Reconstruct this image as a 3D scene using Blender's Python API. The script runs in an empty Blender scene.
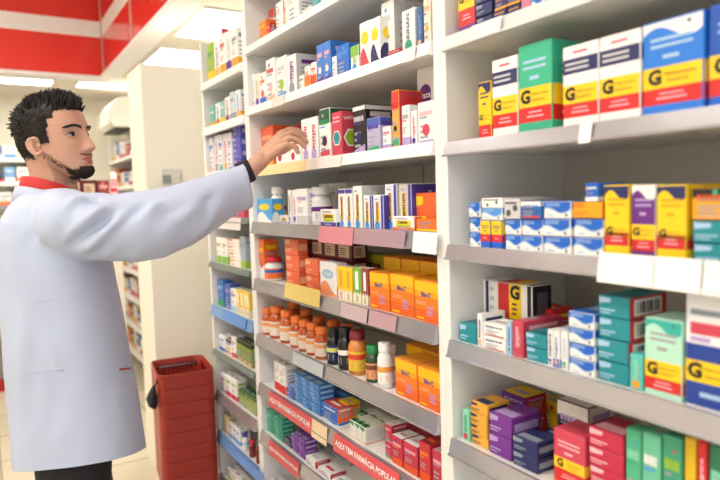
import bpy, bmesh, math, random
import numpy as np
from mathutils import Vector, Matrix, noise
S = bpy.context.scene
C = S.collection
rnd = random.Random(7)
rad = math.radians
# ------------------------------------------------------------------ camera
H = 1.48; FPX = 611.3
YAW, PIT, ROL = rad(31.61), rad(4.17), rad(-1.68)
F = Vector((math.sin(YAW)*math.cos(PIT), math.cos(YAW)*math.cos(PIT), -math.sin(PIT)))
R0 = Vector((math.cos(YAW), -math.sin(YAW), 0)); U0 = R0.cross(F)
R = math.cos(ROL)*R0+math.sin(ROL)*U0; U = -math.sin(ROL)*R0+math.cos(ROL)*U0
EYE = Vector((0, 0, H))
def proj(x, y, z):
    v = Vector((x, y, z))-EYE; d = v.dot(F)
    return 360+FPX*v.dot(R)/d, 240-FPX*v.dot(U)/d
def ray(x, y): return F+R*((x-360)/FPX)-U*((y-240)/FPX)
def at(x, y, depth): return EYE+ray(x, y)*depth
cd = bpy.data.cameras.new('camera'); cam = bpy.data.objects.new('camera', cd); C.objects.link(cam)
M = Matrix((R, U, -F)).transposed().to_4x4(); M.translation = EYE; cam.matrix_world = M
cd.sensor_width = 36; cd.lens = 36*FPX/720; cd.clip_start = .05; cd.clip_end = 60
cd.dof.use_dof = True; cd.dof.focus_distance = 1.72; cd.dof.aperture_fstop = 2.3
S.camera = cam
# ------------------------------------------------------------------ materials
MATS = {}
def srgb(h):
    h = h.lstrip('#'); c = [int(h[i:i+2], 16)/255 for i in (0, 2, 4)]
    return tuple(((v+.055)/1.055)**2.4 if v > .04045 else v/12.92 for v in c)+(1,)
COL = dict(white='f6f4f2', cream='f3ead6', grey='a9a7ad', lgrey='d2d0d3', dgrey='5a5960', black='17161a', navy='232a63', blue='1f66cf', sky='4f9be6',
    lblue='a9cdec', teal='1f8f9c', dteal='14707e', mint='8fdcbc', green='2f9c5f', dgreen='0d5c34', lime='9bc53c', yellow='ffd21c', gold='f0a818',
    orange='f77f1e', dorange='e4561c', peach='f7b48a', red='d92a2a', crimson='c91f45', dred='7c1426', maroon='5a1020', pink='ee5c86', lpink='f3b9c6',
    purple='6b2a86', lilac='b9a0d6', violet='4b3aa8', brown='7a4a28', amber='c2501a', olive='b7b01e', tan='cbb89a', seagreen='38b08a', plum='3c1840',
    steel='8d98a8', rose='d3455c')
def mat(name, rough=.42, metal=0, noise_amt=.03, scale=40, bump=0, coat=0):
    key = (name, rough, metal, bump, coat)
    if key in MATS: return MATS[key]
    hexc = COL.get(name, name)
    m = bpy.data.materials.new(name if name in COL else 'paint_'+hexc); m.use_nodes = True
    nt = m.node_tree; b = nt.nodes['Principled BSDF']; c = srgb(hexc)
    b.inputs['Roughness'].default_value = rough; b.inputs['Metallic'].default_value = metal
    b.inputs['Coat Weight'].default_value = coat
    tc = nt.nodes.new('ShaderNodeTexCoord'); n = nt.nodes.new('ShaderNodeTexNoise'); n.inputs['Scale'].default_value = scale
    nt.links.new(tc.outputs['Object'], n.inputs['Vector'])
    mx = nt.nodes.new('ShaderNodeMix'); mx.data_type = 'RGBA'
    mx.inputs[6].default_value = tuple(v*(1-noise_amt) for v in c[:3])+(1,)
    mx.inputs[7].default_value = tuple(min(1, v*(1+noise_amt)) for v in c[:3])+(1,)
    nt.links.new(n.outputs['Fac'], mx.inputs[0]); nt.links.new(mx.outputs[2], b.inputs['Base Color'])
    if bump:
        bp = nt.nodes.new('ShaderNodeBump'); bp.inputs['Strength'].default_value = bump; bp.inputs['Distance'].default_value = .002
        nt.links.new(n.outputs['Fac'], bp.inputs['Height']); nt.links.new(bp.outputs[0], b.inputs['Normal'])
    MATS[key] = m; return m
def emis(name, col, s):
    m = bpy.data.materials.new(name); m.use_nodes = True; b = m.node_tree.nodes['Principled BSDF']
    b.inputs['Base Color'].default_value = (.8, .8, .8, 1)
    b.inputs['Emission Color'].default_value = srgb(col); b.inputs['Emission Strength'].default_value = s; return m
# ------------------------------------------------------------------ mesh helpers
class MB:
    def __init__(s): s.v = []; s.f = []; s.m = []; s.mats = []; s.sm = []
    def mi(s, m):
        if isinstance(m, str): m = mat(m)
        if m not in s.mats: s.mats.append(m)
        return s.mats.index(m)
    def face(s, pts, m, smooth=False):
        i = len(s.v); s.v += [tuple(p) for p in pts]; s.f.append(tuple(range(i, i+len(pts)))); s.m.append(s.mi(m)); s.sm.append(smooth)
    def raw(s, vs, fs, m, smooth=False):
        i = len(s.v); s.v += [tuple(p) for p in vs]; k = s.mi(m)
        for f in fs: s.f.append(tuple(i+j for j in f)); s.m.append(k); s.sm.append(smooth)
    def box(s, x0, x1, y0, y1, z0, z1, m, c=0.0):
        # chamfered box
        if c <= 0:
            vs = [(x, y, z) for x in (x0, x1) for y in (y0, y1) for z in (z0, z1)]
            s.raw(vs, [(0, 1, 3, 2), (4, 6, 7, 5), (0, 4, 5, 1), (2, 3, 7, 6), (0, 2, 6, 4), (1, 5, 7, 3)], m); return
        X, Y, Z = (x0, x1), (y0, y1), (z0, z1); sg = (1, -1); vs = []; idx = {}
        for i in (0, 1):
            for j in (0, 1):
                for k in (0, 1):
                    for a in range(3):
                        p = [X[i]+sg[i]*c, Y[j]+sg[j]*c, Z[k]+sg[k]*c]
                        p[a] = (X[i], Y[j], Z[k])[a]
                        idx[i, j, k, a] = len(vs); vs.append(tuple(p))
        fs = []
        for a in range(3):
            for e in (0, 1):
                o = [b for b in range(3) if b != a]; q = []
                for (p, r) in ((0, 0), (1, 0), (1, 1), (0, 1)):
                    t = [0, 0, 0]; t[a] = e; t[o[0]] = p; t[o[1]] = r; q.append(idx[t[0], t[1], t[2], a])
                fs.append(tuple(q))
        for a in range(3):
            o = [b for b in range(3) if b != a]
            for p in (0, 1):
                for r in (0, 1):
                    def I(e, fc):
                        t = [0, 0, 0]; t[a] = e; t[o[0]] = p; t[o[1]] = r; return idx[t[0], t[1], t[2], fc]
                    fs.append((I(0, o[0]), I(1, o[0]), I(1, o[1]), I(0, o[1])))
        for i in (0, 1):
            for j in (0, 1):
                for k in (0, 1): fs.append((idx[i, j, k, 0], idx[i, j, k, 1], idx[i, j, k, 2]))
        s.raw(vs, fs, m)
    def lathe(s, prof, m, n=20, cx=0, cy=0, cap=True):
        vs = []; fs = []
        for (r, z) in prof:
            for k in range(n): a = 2*math.pi*k/n; vs.append((cx+r*math.cos(a), cy+r*math.sin(a), z))
        for i in range(len(prof)-1):
            for k in range(n): k2 = (k+1) % n; fs.append((i*n+k, i*n+k2, (i+1)*n+k2, (i+1)*n+k))
        if cap: fs.append(tuple(range(n))[::-1]); fs.append(tuple((len(prof)-1)*n+k for k in range(n)))
        s.raw(vs, fs, m, True)
    def tube(s, pts, rs, m, n=10):
        if not hasattr(rs, '__len__'): rs = [rs]*len(pts)
        pts = [Vector(p) for p in pts]; vs = []; fs = []
        ref = None
        for i, p in enumerate(pts):
            t = (pts[min(i+1, len(pts)-1)]-pts[max(i-1, 0)]).normalized()
            if ref is None: ref = t.orthogonal().normalized()
            ref = (ref-t*ref.dot(t)).normalized(); b = t.cross(ref)
            for k in range(n):
                a = 2*math.pi*k/n; vs.append(p+(ref*math.cos(a)+b*math.sin(a))*rs[i])
        for i in range(len(pts)-1):
            for k in range(n): k2 = (k+1) % n; fs.append((i*n+k, i*n+k2, (i+1)*n+k2, (i+1)*n+k))
        fs.append(tuple(range(n))[::-1]); fs.append(tuple((len(pts)-1)*n+k for k in range(n)))
        s.raw(vs, fs, m, True)
    def mesh(s, name, fix=True):
        me = bpy.data.meshes.new(name); me.from_pydata(s.v, [], s.f)
        for m in s.mats: me.materials.append(m)
        me.polygons.foreach_set('material_index', s.m); me.polygons.foreach_set('use_smooth', s.sm)
        me.update()
        if fix:
            bm = bmesh.new(); bm.from_mesh(me); bmesh.ops.recalc_face_normals(bm, faces=bm.faces[:]); bm.to_mesh(me); bm.free()
        return me
    def build(s, name, parent=None, fix=True): return link(name, s.mesh(name, fix), parent)
def link(name, data, parent=None):
    o = bpy.data.objects.new(name, data); C.objects.link(o)
    if parent is not None: o.parent = parent
    return o
def tag(o, label=None, cat=None, group=None, kind=None):
    if label: o['label'] = label
    if cat: o['category'] = cat
    if group: o['group'] = group
    if kind: o['kind'] = kind
    return o
def empty(name, loc=(0, 0, 0), rz=0, **k):
    o = link(name, None); o.location = loc; o.rotation_euler = (0, 0, rz); o.empty_display_size = .1; return tag(o, **k)
def dup(root):
    c = root.copy(); C.objects.link(c)
    for ch in list(root.children):
        d = ch.copy(); C.objects.link(d); d.parent = c
        for g in list(ch.children):
            e = g.copy(); C.objects.link(e); e.parent = d
    return c
GL = {}
def glyphs(t, bold=.018):
    if (t, bold) not in GL:
        fc = bpy.data.curves.new('txt', 'FONT'); fc.body = t; fc.size = 1; fc.align_x = 'CENTER'; fc.align_y = 'CENTER'; fc.offset = bold; fc.resolution_u = 2
        o = bpy.data.objects.new('txt', fc); C.objects.link(o); bpy.context.view_layer.update()
        me = bpy.data.meshes.new_from_object(o.evaluated_get(bpy.context.evaluated_depsgraph_get()))
        vs = [(v.co.x, v.co.y) for v in me.vertices]; fs = [tuple(p.vertices) for p in me.polygons]
        bpy.data.objects.remove(o); bpy.data.curves.remove(fc); bpy.data.meshes.remove(me)
        wd = max(v[0] for v in vs)-min(v[0] for v in vs)
        GL[t, bold] = (vs, fs, wd)
    return GL[t, bold]
# ------------------------------------------------------------------ cartons.  Local frame: x = right as seen by a customer, y = away into the shelf, z = up
EPS = .0003
class Carton(MB):
    def __init__(s, w, h, d, base):
        super().__init__(); s.w, s.h, s.d = w, h, d
        s.box(-w/2, w/2, 0, d, 0, h, base, min(.0016, w*.06, h*.06))
    def pt(s, f, u, v, l):
        e = EPS*l; w, h, d = s.w, s.h, s.d
        if f == 'F': return ((u-.5)*w, -e, v*h)
        if f == 'R': return (w/2+e, u*d, v*h)
        if f == 'L': return (-w/2-e, (1-u)*d, v*h)
        if f == 'B': return ((.5-u)*w, d+e, v*h)
        if f == 'T': return ((u-.5)*w, v*d, h+e)
    def dim(s, f): return {'F': (s.w, s.h), 'B': (s.w, s.h), 'R': (s.d, s.h), 'L': (s.d, s.h), 'T': (s.w, s.d)}[f]
    def poly(s, f, pts, m, l=1):
        e = .018
        s.face([s.pt(f, min(max(u, e), 1-e), min(max(v, e), 1-e), l) for u, v in pts], m)
    def rect(s, f, u0, v0, u1, v1, m, l=1): s.poly(f, [(u0, v0), (u1, v0), (u1, v1), (u0, v1)], m, l)
    def band(s, v0, v1, m, l=1, faces='FRLB'):
        for f in faces: s.rect(f, 0, v0, 1, v1, m, l)
    def disc(s, f, u, v, r, m, l=2, n=14, ru=None):
        W, Hh = s.dim(f); k = min(W, Hh)
        s.poly(f, [(u+r*k/W*math.cos(2*math.pi*i/n), v+r*k/Hh*math.sin(2*math.pi*i/n)) for i in range(n)], m, l)
    def text(s, f, t, u, v, size, m, l=3, rot=0, maxw=None, bold=.018):
        """size and maxw are fractions of the face's height and width"""
        vs, fs, wd = glyphs(t, bold); W, Hh = s.dim(f)
        run = W if rot == 0 else Hh; k = size*(Hh if rot == 0 else W)
        if maxw and k*wd > maxw*run: k = maxw*run/wd
        out = []
        for x, y in vs:
            a, b = (x*k, y*k) if rot == 0 else ((-y*k, x*k) if rot > 0 else (y*k, -x*k))
            out.append(s.pt(f, u+a/W, v+b/Hh, l))
        s.raw(out, fs, m)
    def lines(s, f, u0, v0, u1, v1, n, m, l=2, seed=0):
        g = random.Random(seed+n); hh = (v1-v0)/n
        for i in range(n):
            e = u0+(u1-u0)*g.uniform(.6, 1); s.rect(f, u0, v0+i*hh+.25*hh, e, v0+i*hh+.7*hh, m, l)
    def barcode(s, f, u0, v0, u1, v1):
        s.rect(f, u0, v0, u1, v1, 'white', 2); n = 9
        for i in range(n): a = u0+(u1-u0)*(.1+.8*i/n); s.rect(f, a, v0+.15*(v1-v0), a+(u1-u0)*(.03+.03*(i*7 % 3)), v1-.15*(v1-v0), 'dgrey', 3)
def d_gen(w, h, d, base='white', top='white', stripe=None, bot=None, yb=(.30, .52), rb=(.13, .30), name='medicamento', wave=None, tcol='dgrey', g=1):
    B = Carton(w, h, d, base); B.band(yb[1], .995, top)
    B.rect('T', .03, .03, .97, .97, top)
    B.band(yb[0], yb[1], 'yellow'); B.band(rb[0], rb[1], 'red')
    if bot: B.band(.01, rb[0], bot)
    if stripe:
        B.band(.66, .84, stripe, 2); B.lines('F', .08, .69, .75, .81, 2, 'lgrey', 3)
        B.rect('F', .3, .9, .7, .925, 'rose', 2)
    else:
        B.lines('F', .15, .70, .85, .84, 2, tcol, 3); B.rect('F', .35, .60, .62, .64, tcol, 3)
    if wave:
        n = 12; B.poly('F', [(0, .86)]+[(i/n, .86+.07*math.sin(i/n*6.0)) for i in range(n+1)][::1]+[(1, .99), (0, .99)], wave, 2)
        B.disc('F', .78, .93, .03, 'navy', 4)
    m = (yb[0]+yb[1])/2; asp = h/w
    if g:
        B.text('F', 'G', .22, m, (yb[1]-yb[0])*.95, 'black', bold=.05, maxw=.3)
        B.text('F', 'Medicamento', .64, m+(yb[1]-yb[0])*.13, (yb[1]-yb[0])*.28, 'brown', maxw=.5, bold=0)
        B.text('F', 'Genérico', .60, m-(yb[1]-yb[0])*.17, (yb[1]-yb[0])*.28, 'brown', maxw=.4, bold=0)
    r = (rb[0]+rb[1])/2
    B.rect('F', .3, r+.02, .7, r+.035, 'lpink', 2); B.rect('F', .25, r-.03, .75, r-.012, 'lpink', 2)
    B.rect('R', .2, r-.02, .8, r+.02, 'lpink', 2); B.lines('R', .2, .58, .8, .85, 4, 'lgrey' if top != 'white' else 'grey', 3)
    return B
def d_genblue(w, h, d):
    B = Carton(w, h, d, 'f1f1f6'); B.band(.22, .40, 'yellow'); B.band(.01, .22, '22439b'); B.band(.40, .54, '22439b'); B.rect('F', .1, .62, .8, .72, 'rose', 2); B.rect('F', .1, .78, .8, .83, 'steel', 2); B.rect('F', .1, .56, .5, .6, 'lilac', 2)
    B.text('F', 'G', .2, .31, .17, 'black', bold=.05, maxw=.3); B.text('F', 'Medicamento', .62, .34, .05, 'brown', maxw=.5, bold=0); B.text('F', 'Genérico', .6, .28, .05, 'brown', maxw=.4, bold=0)
    B.disc('F', .75, .92, .05, 'navy', 3); B.rect('F', .3, .1, .8, .14, 'lblue', 2); B.lines('R', .2, .6, .8, .9, 4, 'grey'); return B
def d_gen_flat(w, h, d):
    # carton lying on its side, the print turned a quarter
    B = Carton(w, h, d, 'white')
    B.rect('F', .08, 0, .14, 1, 'navy', 2); B.lines('F', .16, .1, .28, .9, 3, 'lgrey')
    for f, (a, b, c, e) in (('F', (.34, .56, .56, .80)),):
        B.rect(f, a, 0, b, 1, 'red'); B.rect(f, c, 0, e, 1, 'yellow')
    B.text('F', 'G', .68, .74, .5, 'black', rot=0, bold=.05, maxw=.2); B.lines('F', .62, .1, .74, .5, 3, 'brown', 3)
    B.rect('T', .34, 0, .56, 1, 'red'); B.rect('T', .56, 0, .80, 1, 'yellow'); B.rect('T', .9, 0, 1, 1, 'black')
    B.rect('F', .91, 0, 1, 1, 'black'); B.rect('R', 0, 0, 1, 1, 'black'); B.rect('R', .25, .2, .8, .8, 'dgrey', 2)
    return B
def d_wave(w, h, d, c='blue', base='white'):
    B = Carton(w, h, d, base); n = 14
    for f, ph in (('F', 0), ('B', 0), ('R', 2), ('L', 2)):
        low = [(i/n, .50+.16*math.sin(i/n*6.2+ph+.6)) for i in range(n+1)]
        B.poly(f, low+[(1, .99), (0, .99)], c)
        B.poly(f, [(u, v-.02) for u, v in low]+[(u, v-.09) for u, v in low[::-1]], 'lblue', 1)
    B.rect('T', .02, .02, .98, .98, c); B.rect('T', .2, .3, .7, .6, 'lblue', 2)
    B.lines('F', .1, .70, .62, .92, 2, 'lblue', 3); B.disc('F', .84, .2, .09, 'dgrey', 3); B.rect('F', .12, .14, .4, .22, 'lblue', 2)
    return B
def d_teal(w, h, d, c='teal', s='lblue', side='barcode'):
    B = Carton(w, h, d, c); B.poly('F', [(.03, .62), (.4, .70), (.42, .9), (.03, .93)], s)
    B.rect('F', .06, .30, .55, .38, s, 2); B.rect('F', .06, .16, .4, .22, s, 2); B.rect('T', .1, .1, .9, .45, 'dteal' if c == 'teal' else s)
    if side == 'barcode':
        B.rect('R', 0, 0, 1, 1, 'red'); B.barcode('R', .12, .12, .85, .88)
    else: B.rect('R', .1, .3, .9, .7, s)
    return B
PAL_ = ['rose', 'sky', 'lilac', 'gold', 'seagreen', 'steel', 'peach', 'violet']
def d_plain(w, h, d, base='white', title='navy', acc=None, accpos='bot', ln='grey', word=None, seed=1, side=None, logo=None, rot=0, frac=.25, top=None):
    B = Carton(w, h, d, base); g_ = random.Random(int(w*9000)*31+int(h*7000)*7+len(str(base)+str(title)))
    if acc:
        a, b = (.01, frac) if accpos == 'bot' else ((1-frac, .99) if accpos == 'top' else (.5-frac/2, .5+frac/2))
        B.band(a, b, acc)
        if accpos == 'top': B.rect('T', .02, .02, .98, .98, acc)
    if top: B.rect('T', .02, .02, .98, .98, top)
    if side:
        B.rect('R', .02, .02, .98, .98, side, 2)
    lo = frac+.03 if acc and accpos == 'bot' else .08
    if rot:
        if word: B.text('F', word, .5, .5, .62, title, rot=1, maxw=.8)
        else:
            v = .28
            while v < .82:
                q = g_.uniform(.03, .07); B.rect('F', .34, v, .60+.1*(g_.random() < .3), v+q, title, 2); v += q+.016
            B.rect('F', .70, .35, .76, .7, ln, 2)
        B.rect('F', .2, .06, .8, .1, ln, 2); B.disc('F', .5, .17, .3, PAL_[int(g_.random()*8)], 3)
    else:
        if word: B.text('F', word, .5, .72, .2, title, maxw=.85)
        else:
            u = .12
            while u < .8:
                q = g_.uniform(.06, .14); B.rect('F', u, .68, min(u+q, .88), .78, title, 3); u += q+.03
            B.rect('F', .12, .62, .12+g_.uniform(.3, .6), .65, PAL_[int(g_.random()*8)], 3)
            if not acc or accpos == 'top': c_ = PAL_[int(g_.random()*8)]; B.poly('F', [(.08, .06), (.92, .06), (.92, .06+g_.uniform(.05, .16)), (.08, .06+g_.uniform(.02, .10))], c_, 2)
            if g_.random() < .5: B.disc('F', g_.uniform(.3, .7), .86, .09, PAL_[int(g_.random()*8)], 3)
        B.lines('F', .14, lo+.05, .8, .5, 3, ln, 3, seed)
    if logo: B.disc('F', .5, .35 if not rot else .12, .22, logo, 4)
    B.lines('R', .15, .3, .85, .7, 4, ln, 3, seed); B.rect('R', .15, .76, .85, .86, title, 3)
    B.rect('T', .2, .3, .8, .5, ln if not top else title, 2)
    return B
def d_cent(w, h, d, base='white', edge='violet', edgeside=1, topc=None, sz=.62, side=None):
    B = Carton(w, h, d, base)
    if topc: B.band(.88, .99, topc); B.rect('T', .02, .02, .98, .98, topc)
    if edge: B.rect('F', .78 if edgeside else 0, 0, 1 if edgeside else .2, 1, edge, 2)
    c = .40 if (edge and edgeside) else .5
    B.rect('F', c-.12, .2, c+.2, .8, 'yellow', 2) if w > .03 else None
    B.rect('F', c-.06, .55, c+.2, .78, 'peach', 3) if w > .03 else None
    B.text('F', 'Centrum', c, .48, sz, 'black', l=4, rot=1, maxw=.62, bold=.03)
    B.disc('F', c, .09, .25, 'sky', 3); B.rect('R', 0, 0, 1, 1, side or edge or 'lgrey', 1); B.rect('R', .34, .2, .72, .8, 'yellow', 2) if side else None; B.text('R', 'Centrum', .5, .5, .4, 'black' if side else 'white', l=3, rot=1, maxw=.7); B.rect('R', .82, 0, 1, 1, 'navy', 2) if side else None
    B.lines('F', .2, .84, .7, .92, 1, 'lilac', 3)
    return B
def d_centlow(w, h, d, base='white', bot='violet', word='Centrum', right=None):
    B = Carton(w, h, d, base); B.band(.01, .26, bot); B.rect('F', .2, .3, .85, .72, 'yellow' if base != 'orange' else 'gold', 2)
    B.rect('F', .2, .3, .85, .42, 'lime', 3)
    B.text('F', word, .5, .6, .3, 'black', l=4, maxw=.85, bold=.03); B.rect('F', .15, .8, .7, .88, 'lilac', 2)
    B.rect('F', .3, .1, .7, .17, 'lilac', 3)
    if right: B.rect('R', 0, 0, 1, 1, right)
    return B
def d_bioc(w, h, d):
    B = Carton(w, h, d, 'orange'); B.band(.60, .99, 'gold'); B.band(.74, .99, 'ffc21a', 2); B.band(.0, .3, 'f06a20', 2)
    B.rect('T', .02, .02, .98, .98, 'ffa32a'); B.rect('T', .25, .35, .75, .6, 'ffc21a', 2); B.lines('T', .3, .4, .7, .56, 2, 'dorange', 3)
    for f in 'FR': B.text(f, 'Bio-C', .5, .66, .16, 'violet', l=4, maxw=.78, bold=.03)
    B.lines('F', .1, .40, .5, .5, 2, 'peach', 4); B.lines('F', .52, .16, .92, .42, 4, 'lilac', 4); B.rect('F', .1, .06, .4, .1, 'yellow', 4)
    B.lines('R', .15, .1, .85, .5, 5, 'peach', 4)
    return B
def d_tubes(w, h, d, c='yellow'):
    B = Carton(w, h, d, c); n = 10
    for f in 'FR': B.poly(f, [(0, 0), (1, 0)]+[(1-i/n, .30+.05*math.sin(i*1.9)) for i in range(n+1)], 'cream')
    B.rect('F', .3, .4, .7, .9, 'white' if c != 'yellow' else 'gold', 2); B.rect('F', .35, .05, .65, .24, 'tan', 2); B.rect('T', .1, .1, .9, .9, 'cream'); return B
def d_dots(w, h, d, c='crimson', base='white'):
    B = Carton(w, h, d, base); B.disc('F', .3, .3, .17, c); B.disc('F', .72, .55, .17, c); B.rect('F', .1, .75, .8, .85, c, 2); B.rect('T', .1, .2, .9, .6, 'lpink'); return B
def d_hex(w, h, d, base='rose', inner='lime'):
    B = Carton(w, h, d, base)
    for f in 'FR':
        B.disc(f, .5, .42, .42, 'cream', 2, 6); B.disc(f, .5, .42, .34, inner if f == 'R' else 'teal', 3, 6)
    B.lines('F', .15, .74, .85, .92, 2, 'lpink', 3); B.text('R', 'LAVITAN', .5, .85, .1, 'white', maxw=.8); return B
def d_leaf(w, h, d):
    B = Carton(w, h, d, 'e9e6dc'); B.lines('F', .2, .2, .8, .7, 4, 'lgrey', 2); B.rect('F', .1, .82, .9, .97, 'dgreen', 2); B.poly('F', [(.2, .78), (.8, .72), (.9, .97), (.4, .97)], 'green', 3)
    B.rect('T', .02, .0, .98, .3, 'dgreen'); B.rect('T', .1, .3, .6, .42, 'lime', 2); B.band(.0, .08, 'peach', 2); B.lines('R', .1, .2, .9, .8, 5, 'lgrey', 2); return B
def d_grid(w, h, d):
    B = Carton(w, h, d, 'maroon')
    for f in 'FR': B.rect(f, .14, .16, .86, .84, 'tan', 1); B.lines(f, .22, .26, .78, .74, 4, 'dred', 2)
    return B
def d_swirl(w, h, d, base='white', a='blue', b='sky', word=None):
    B = Carton(w, h, d, base); n = 12
    for f in 'FR':
        B.poly(f, [(0, .2)]+[(i/n, .28+.18*math.sin(i/n*5)) for i in range(n+1)]+[(1, .02), (0, .02)], a, 1)
        B.poly(f, [(.5+.36*math.cos(t), .66+.14*math.sin(t)) for t in [k*.52 for k in range(12)]], b, 2)
    if word: B.text('F', word, .5, .66, .16, 'white', maxw=.75)
    return B
DES = {k[2:]: v for k, v in list(globals().items()) if k.startswith('d_')}
DES['genblue'] = d_genblue
PC = {}
def carton_mesh(des, w, h, d, kw):
    key = (des, round(w, 4), round(h, 4), round(d, 3), tuple(sorted(kw.items())))
    if key not in PC: PC[key] = DES[des](w, h, d, **kw).mesh('medicine_box', fix=False)
    return PC[key]
def bis(fn, lo, hi):
    # fn increasing over lo..hi
    for _ in range(40):
        m = (lo+hi)/2
        if fn(m) < 0: lo = m
        else: hi = m
    return (lo+hi)/2
def colY(x, z, X, lo=.2, hi=8.): return bis(lambda Y: x-proj(X, Y, z)[0], lo, hi)
def inner(Y):
    return (-.036, 1.0755) if Y < 1.0985 else ((1.1215, 2.2535) if Y < 2.2765 else (2.2995, 2.8065))
ORD = ['first', 'second', 'third', 'fourth', 'fifth', 'sixth', 'seventh', 'eighth', 'ninth', 'tenth', 'eleventh', 'twelfth']
def place_words(i, n, k, nz):
    s = []
    if n > 1:
        s.append('leftmost' if i == 0 else ('rightmost' if i == n-1 else ORD[i]+' from left'))
    if nz > 1: s.append('topmost' if k == nz-1 else ('lowest' if k == 0 else ORD[nz-1-k]+' from top'))
    return ', '+', '.join(s) if s else ''
FRONT = .915
LABELS = []
def addlabel(o, label, cat, group=None):
    LABELS.append(label); tag(o, label, cat, group)
def item(zb, des, xL, xR, yT, desc, n=1, nz=1, d=.075, back=0., X0=FRONT, name='medicine_box', cat='medicine box', jit=1, **kw):
    """a row of n cartons by nz high on the shelf top at height zb; returns the height of their top"""
    X = X0+back; zb = zb+.0004
    YL, YR = colY(xL, zb, X), colY(xR, zb, X)
    lo_, hi_ = inner((YL+YR)/2); YL = min(YL, hi_); YR = max(YR, lo_)
    zt = bis(lambda z: yT-proj(X, YL, z)[1] if False else proj(X, YL, zb+.5-z)[1]-yT, 0, .5); zt = zb+.5-zt
    h = max(.012, (zt-zb)/nz); w = (YL-YR)/n
    me = carton_mesh(des, w-.0018, h-(.0012 if nz > 1 else .0004), d, kw)
    for i in range(n):
        dx = rnd.uniform(0, .004)*jit
        for k in range(nz):
            o = link(name, me); o.location = (X+dx+rnd.uniform(0, .005 if nz > 1 else .0012), YL-(i+.5)*w, zb+k*h); o.rotation_euler = (0, 0, -math.pi/2+rnd.uniform(-.006, .006)*jit*(w > .02))
            addlabel(o, desc+place_words(i, n, k, nz), cat, (desc+', row') if n*nz > 1 else None)
    return zb+nz*h
def bottle_protos(kind, r, h, body, cap, label, lab2, ribs=True):
    B = MB(); bm_ = body if not isinstance(body, str) else mat(body, .22, coat=.3)
    B.lathe([(r*.9, 0), (r, r*.1), (r, h*.60), (r*.96, h*.66), (r*.80, h*.74), (r*.62, h*.78), (r*.62, h*.84)], bm_, 24)
    body_o = B.mesh(kind)
    K = MB(); cr = r*.80
    prof = [(cr, h*.80), (cr, h*.97), (cr*.93, h), (0.001, h)]; n = 40; vs = []; fs = []
    for j, (a, z) in enumerate(prof):
        for k in range(n):
            q = a*(1+(.03 if k % 2 and j < 2 else 0)); t = 2*math.pi*k/n; vs.append((q*math.cos(t), q*math.sin(t), z))
    for j in range(len(prof)-1):
        for k in range(n): fs.append((j*n+k, j*n+(k+1) % n, (j+1)*n+(k+1) % n, (j+1)*n+k))
    K.raw(vs, fs, mat(cap, .35), True)
    L = MB(); q = r*1.012; L.lathe([(q, h*.10), (q, h*.54)], label, 24, cap=False)
    q2 = q+.0004; L.lathe([(q2, h*.36), (q2, h*.48)], lab2, 24, cap=False)
    for a0 in range(0, 360, 90):
        pts = [(q2*1.002*math.cos(rad(a0+t)), q2*1.002*math.sin(rad(a0+t)), h*z) for t, z in ((-22, .16), (22, .16), (22, .30), (-22, .30))]
        L.face(pts, lab2)
    return body_o, K.mesh('cap'), L.mesh('label')
BP = {}
def bottle(zb, x, yT, desc, r=None, wpx=None, body='white', cap='white', label='white', lab2='purple', back=0., X0=FRONT, kind='pill_bottle', cat='bottle', group=None, h=None):
    zb = zb+.0004
    Xc = X0+back+.03
    Y = colY(x, zb, Xc)
    if r is None: r = wpx*(Vector((Xc, Y, zb))-EYE).dot(F)/FPX/2
    Xc = X0+back+r-.006; Y = colY(x, zb, Xc); lo_, hi_ = inner(Y); Y = min(max(Y, lo_+r), hi_-r)
    if h is None: h = .5-bis(lambda z: proj(Xc, Y, zb+.5-z)[1]-yT, 0, .5)
    key = (round(r, 3), round(h, 3), str(body), cap, label, lab2)
    if key not in BP: BP[key] = bottle_protos(kind, r, h, body, cap, label, lab2)
    a, b, c = BP[key]
    o = link(kind, a); o.location = (Xc, Y, zb); o.rotation_euler = (0, 0, rnd.uniform(0, 6.28)); link('cap', b, o); link('label', c, o)
    addlabel(o, desc, cat, group); return o
EXPO = 0.4
# ------------------------------------------------------------------ the room
def struct(name, mb): return tag(mb.build(name), kind='structure')
wallm = mat('f4eedd', .7, noise_amt=.02, scale=3); ceilm = mat('e4ddce', .8, noise_amt=.01, scale=2); whitem = mat('f1f0ee', .45, noise_amt=.01)
panelm = mat('ece9e4', .5, noise_amt=.015, scale=6); railw = mat('f6f5f3', .3); railg = mat('b2afb6', .22, .55, noise_amt=.12, scale=9, bump=.5); railb = mat('7fa6dc', .35, .1)
redm = mat('e5332c', .2, noise_amt=.02, scale=4, coat=.4); backm = mat('cdc7be', .55, noise_amt=.02, scale=5)
fm = bpy.data.materials.new('floor_tiles'); fm.use_nodes = True; nt = fm.node_tree; b = nt.nodes['Principled BSDF']; b.inputs['Roughness'].default_value = .25
tc = nt.nodes.new('ShaderNodeTexCoord'); br = nt.nodes.new('ShaderNodeTexBrick'); br.offset = 0; br.inputs['Scale'].default_value = 1
br.inputs['Color1'].default_value = srgb('ddd3bd'); br.inputs['Color2'].default_value = srgb('d8cdb6'); br.inputs['Mortar'].default_value = srgb('a39a86')
br.inputs['Mortar Size'].default_value = .006; br.inputs['Brick Width'].default_value = .45; br.inputs['Row Height'].default_value = .45
nt.links.new(tc.outputs['Object'], br.inputs['Vector']); nt.links.new(br.outputs['Color'], b.inputs['Base Color'])
m = MB(); m.box(-3.2, 2.3, -3, 6.7, -.05, 0, fm); struct('floor', m)
m = MB(); m.box(-3.2, 2.3, 6.6, 6.7, 0, 3.2, wallm); struct('wall_far', m)
m = MB(); m.box(2.2, 2.3, -3, 6.6, 0, 3.2, wallm); struct('wall_right', m)
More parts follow.
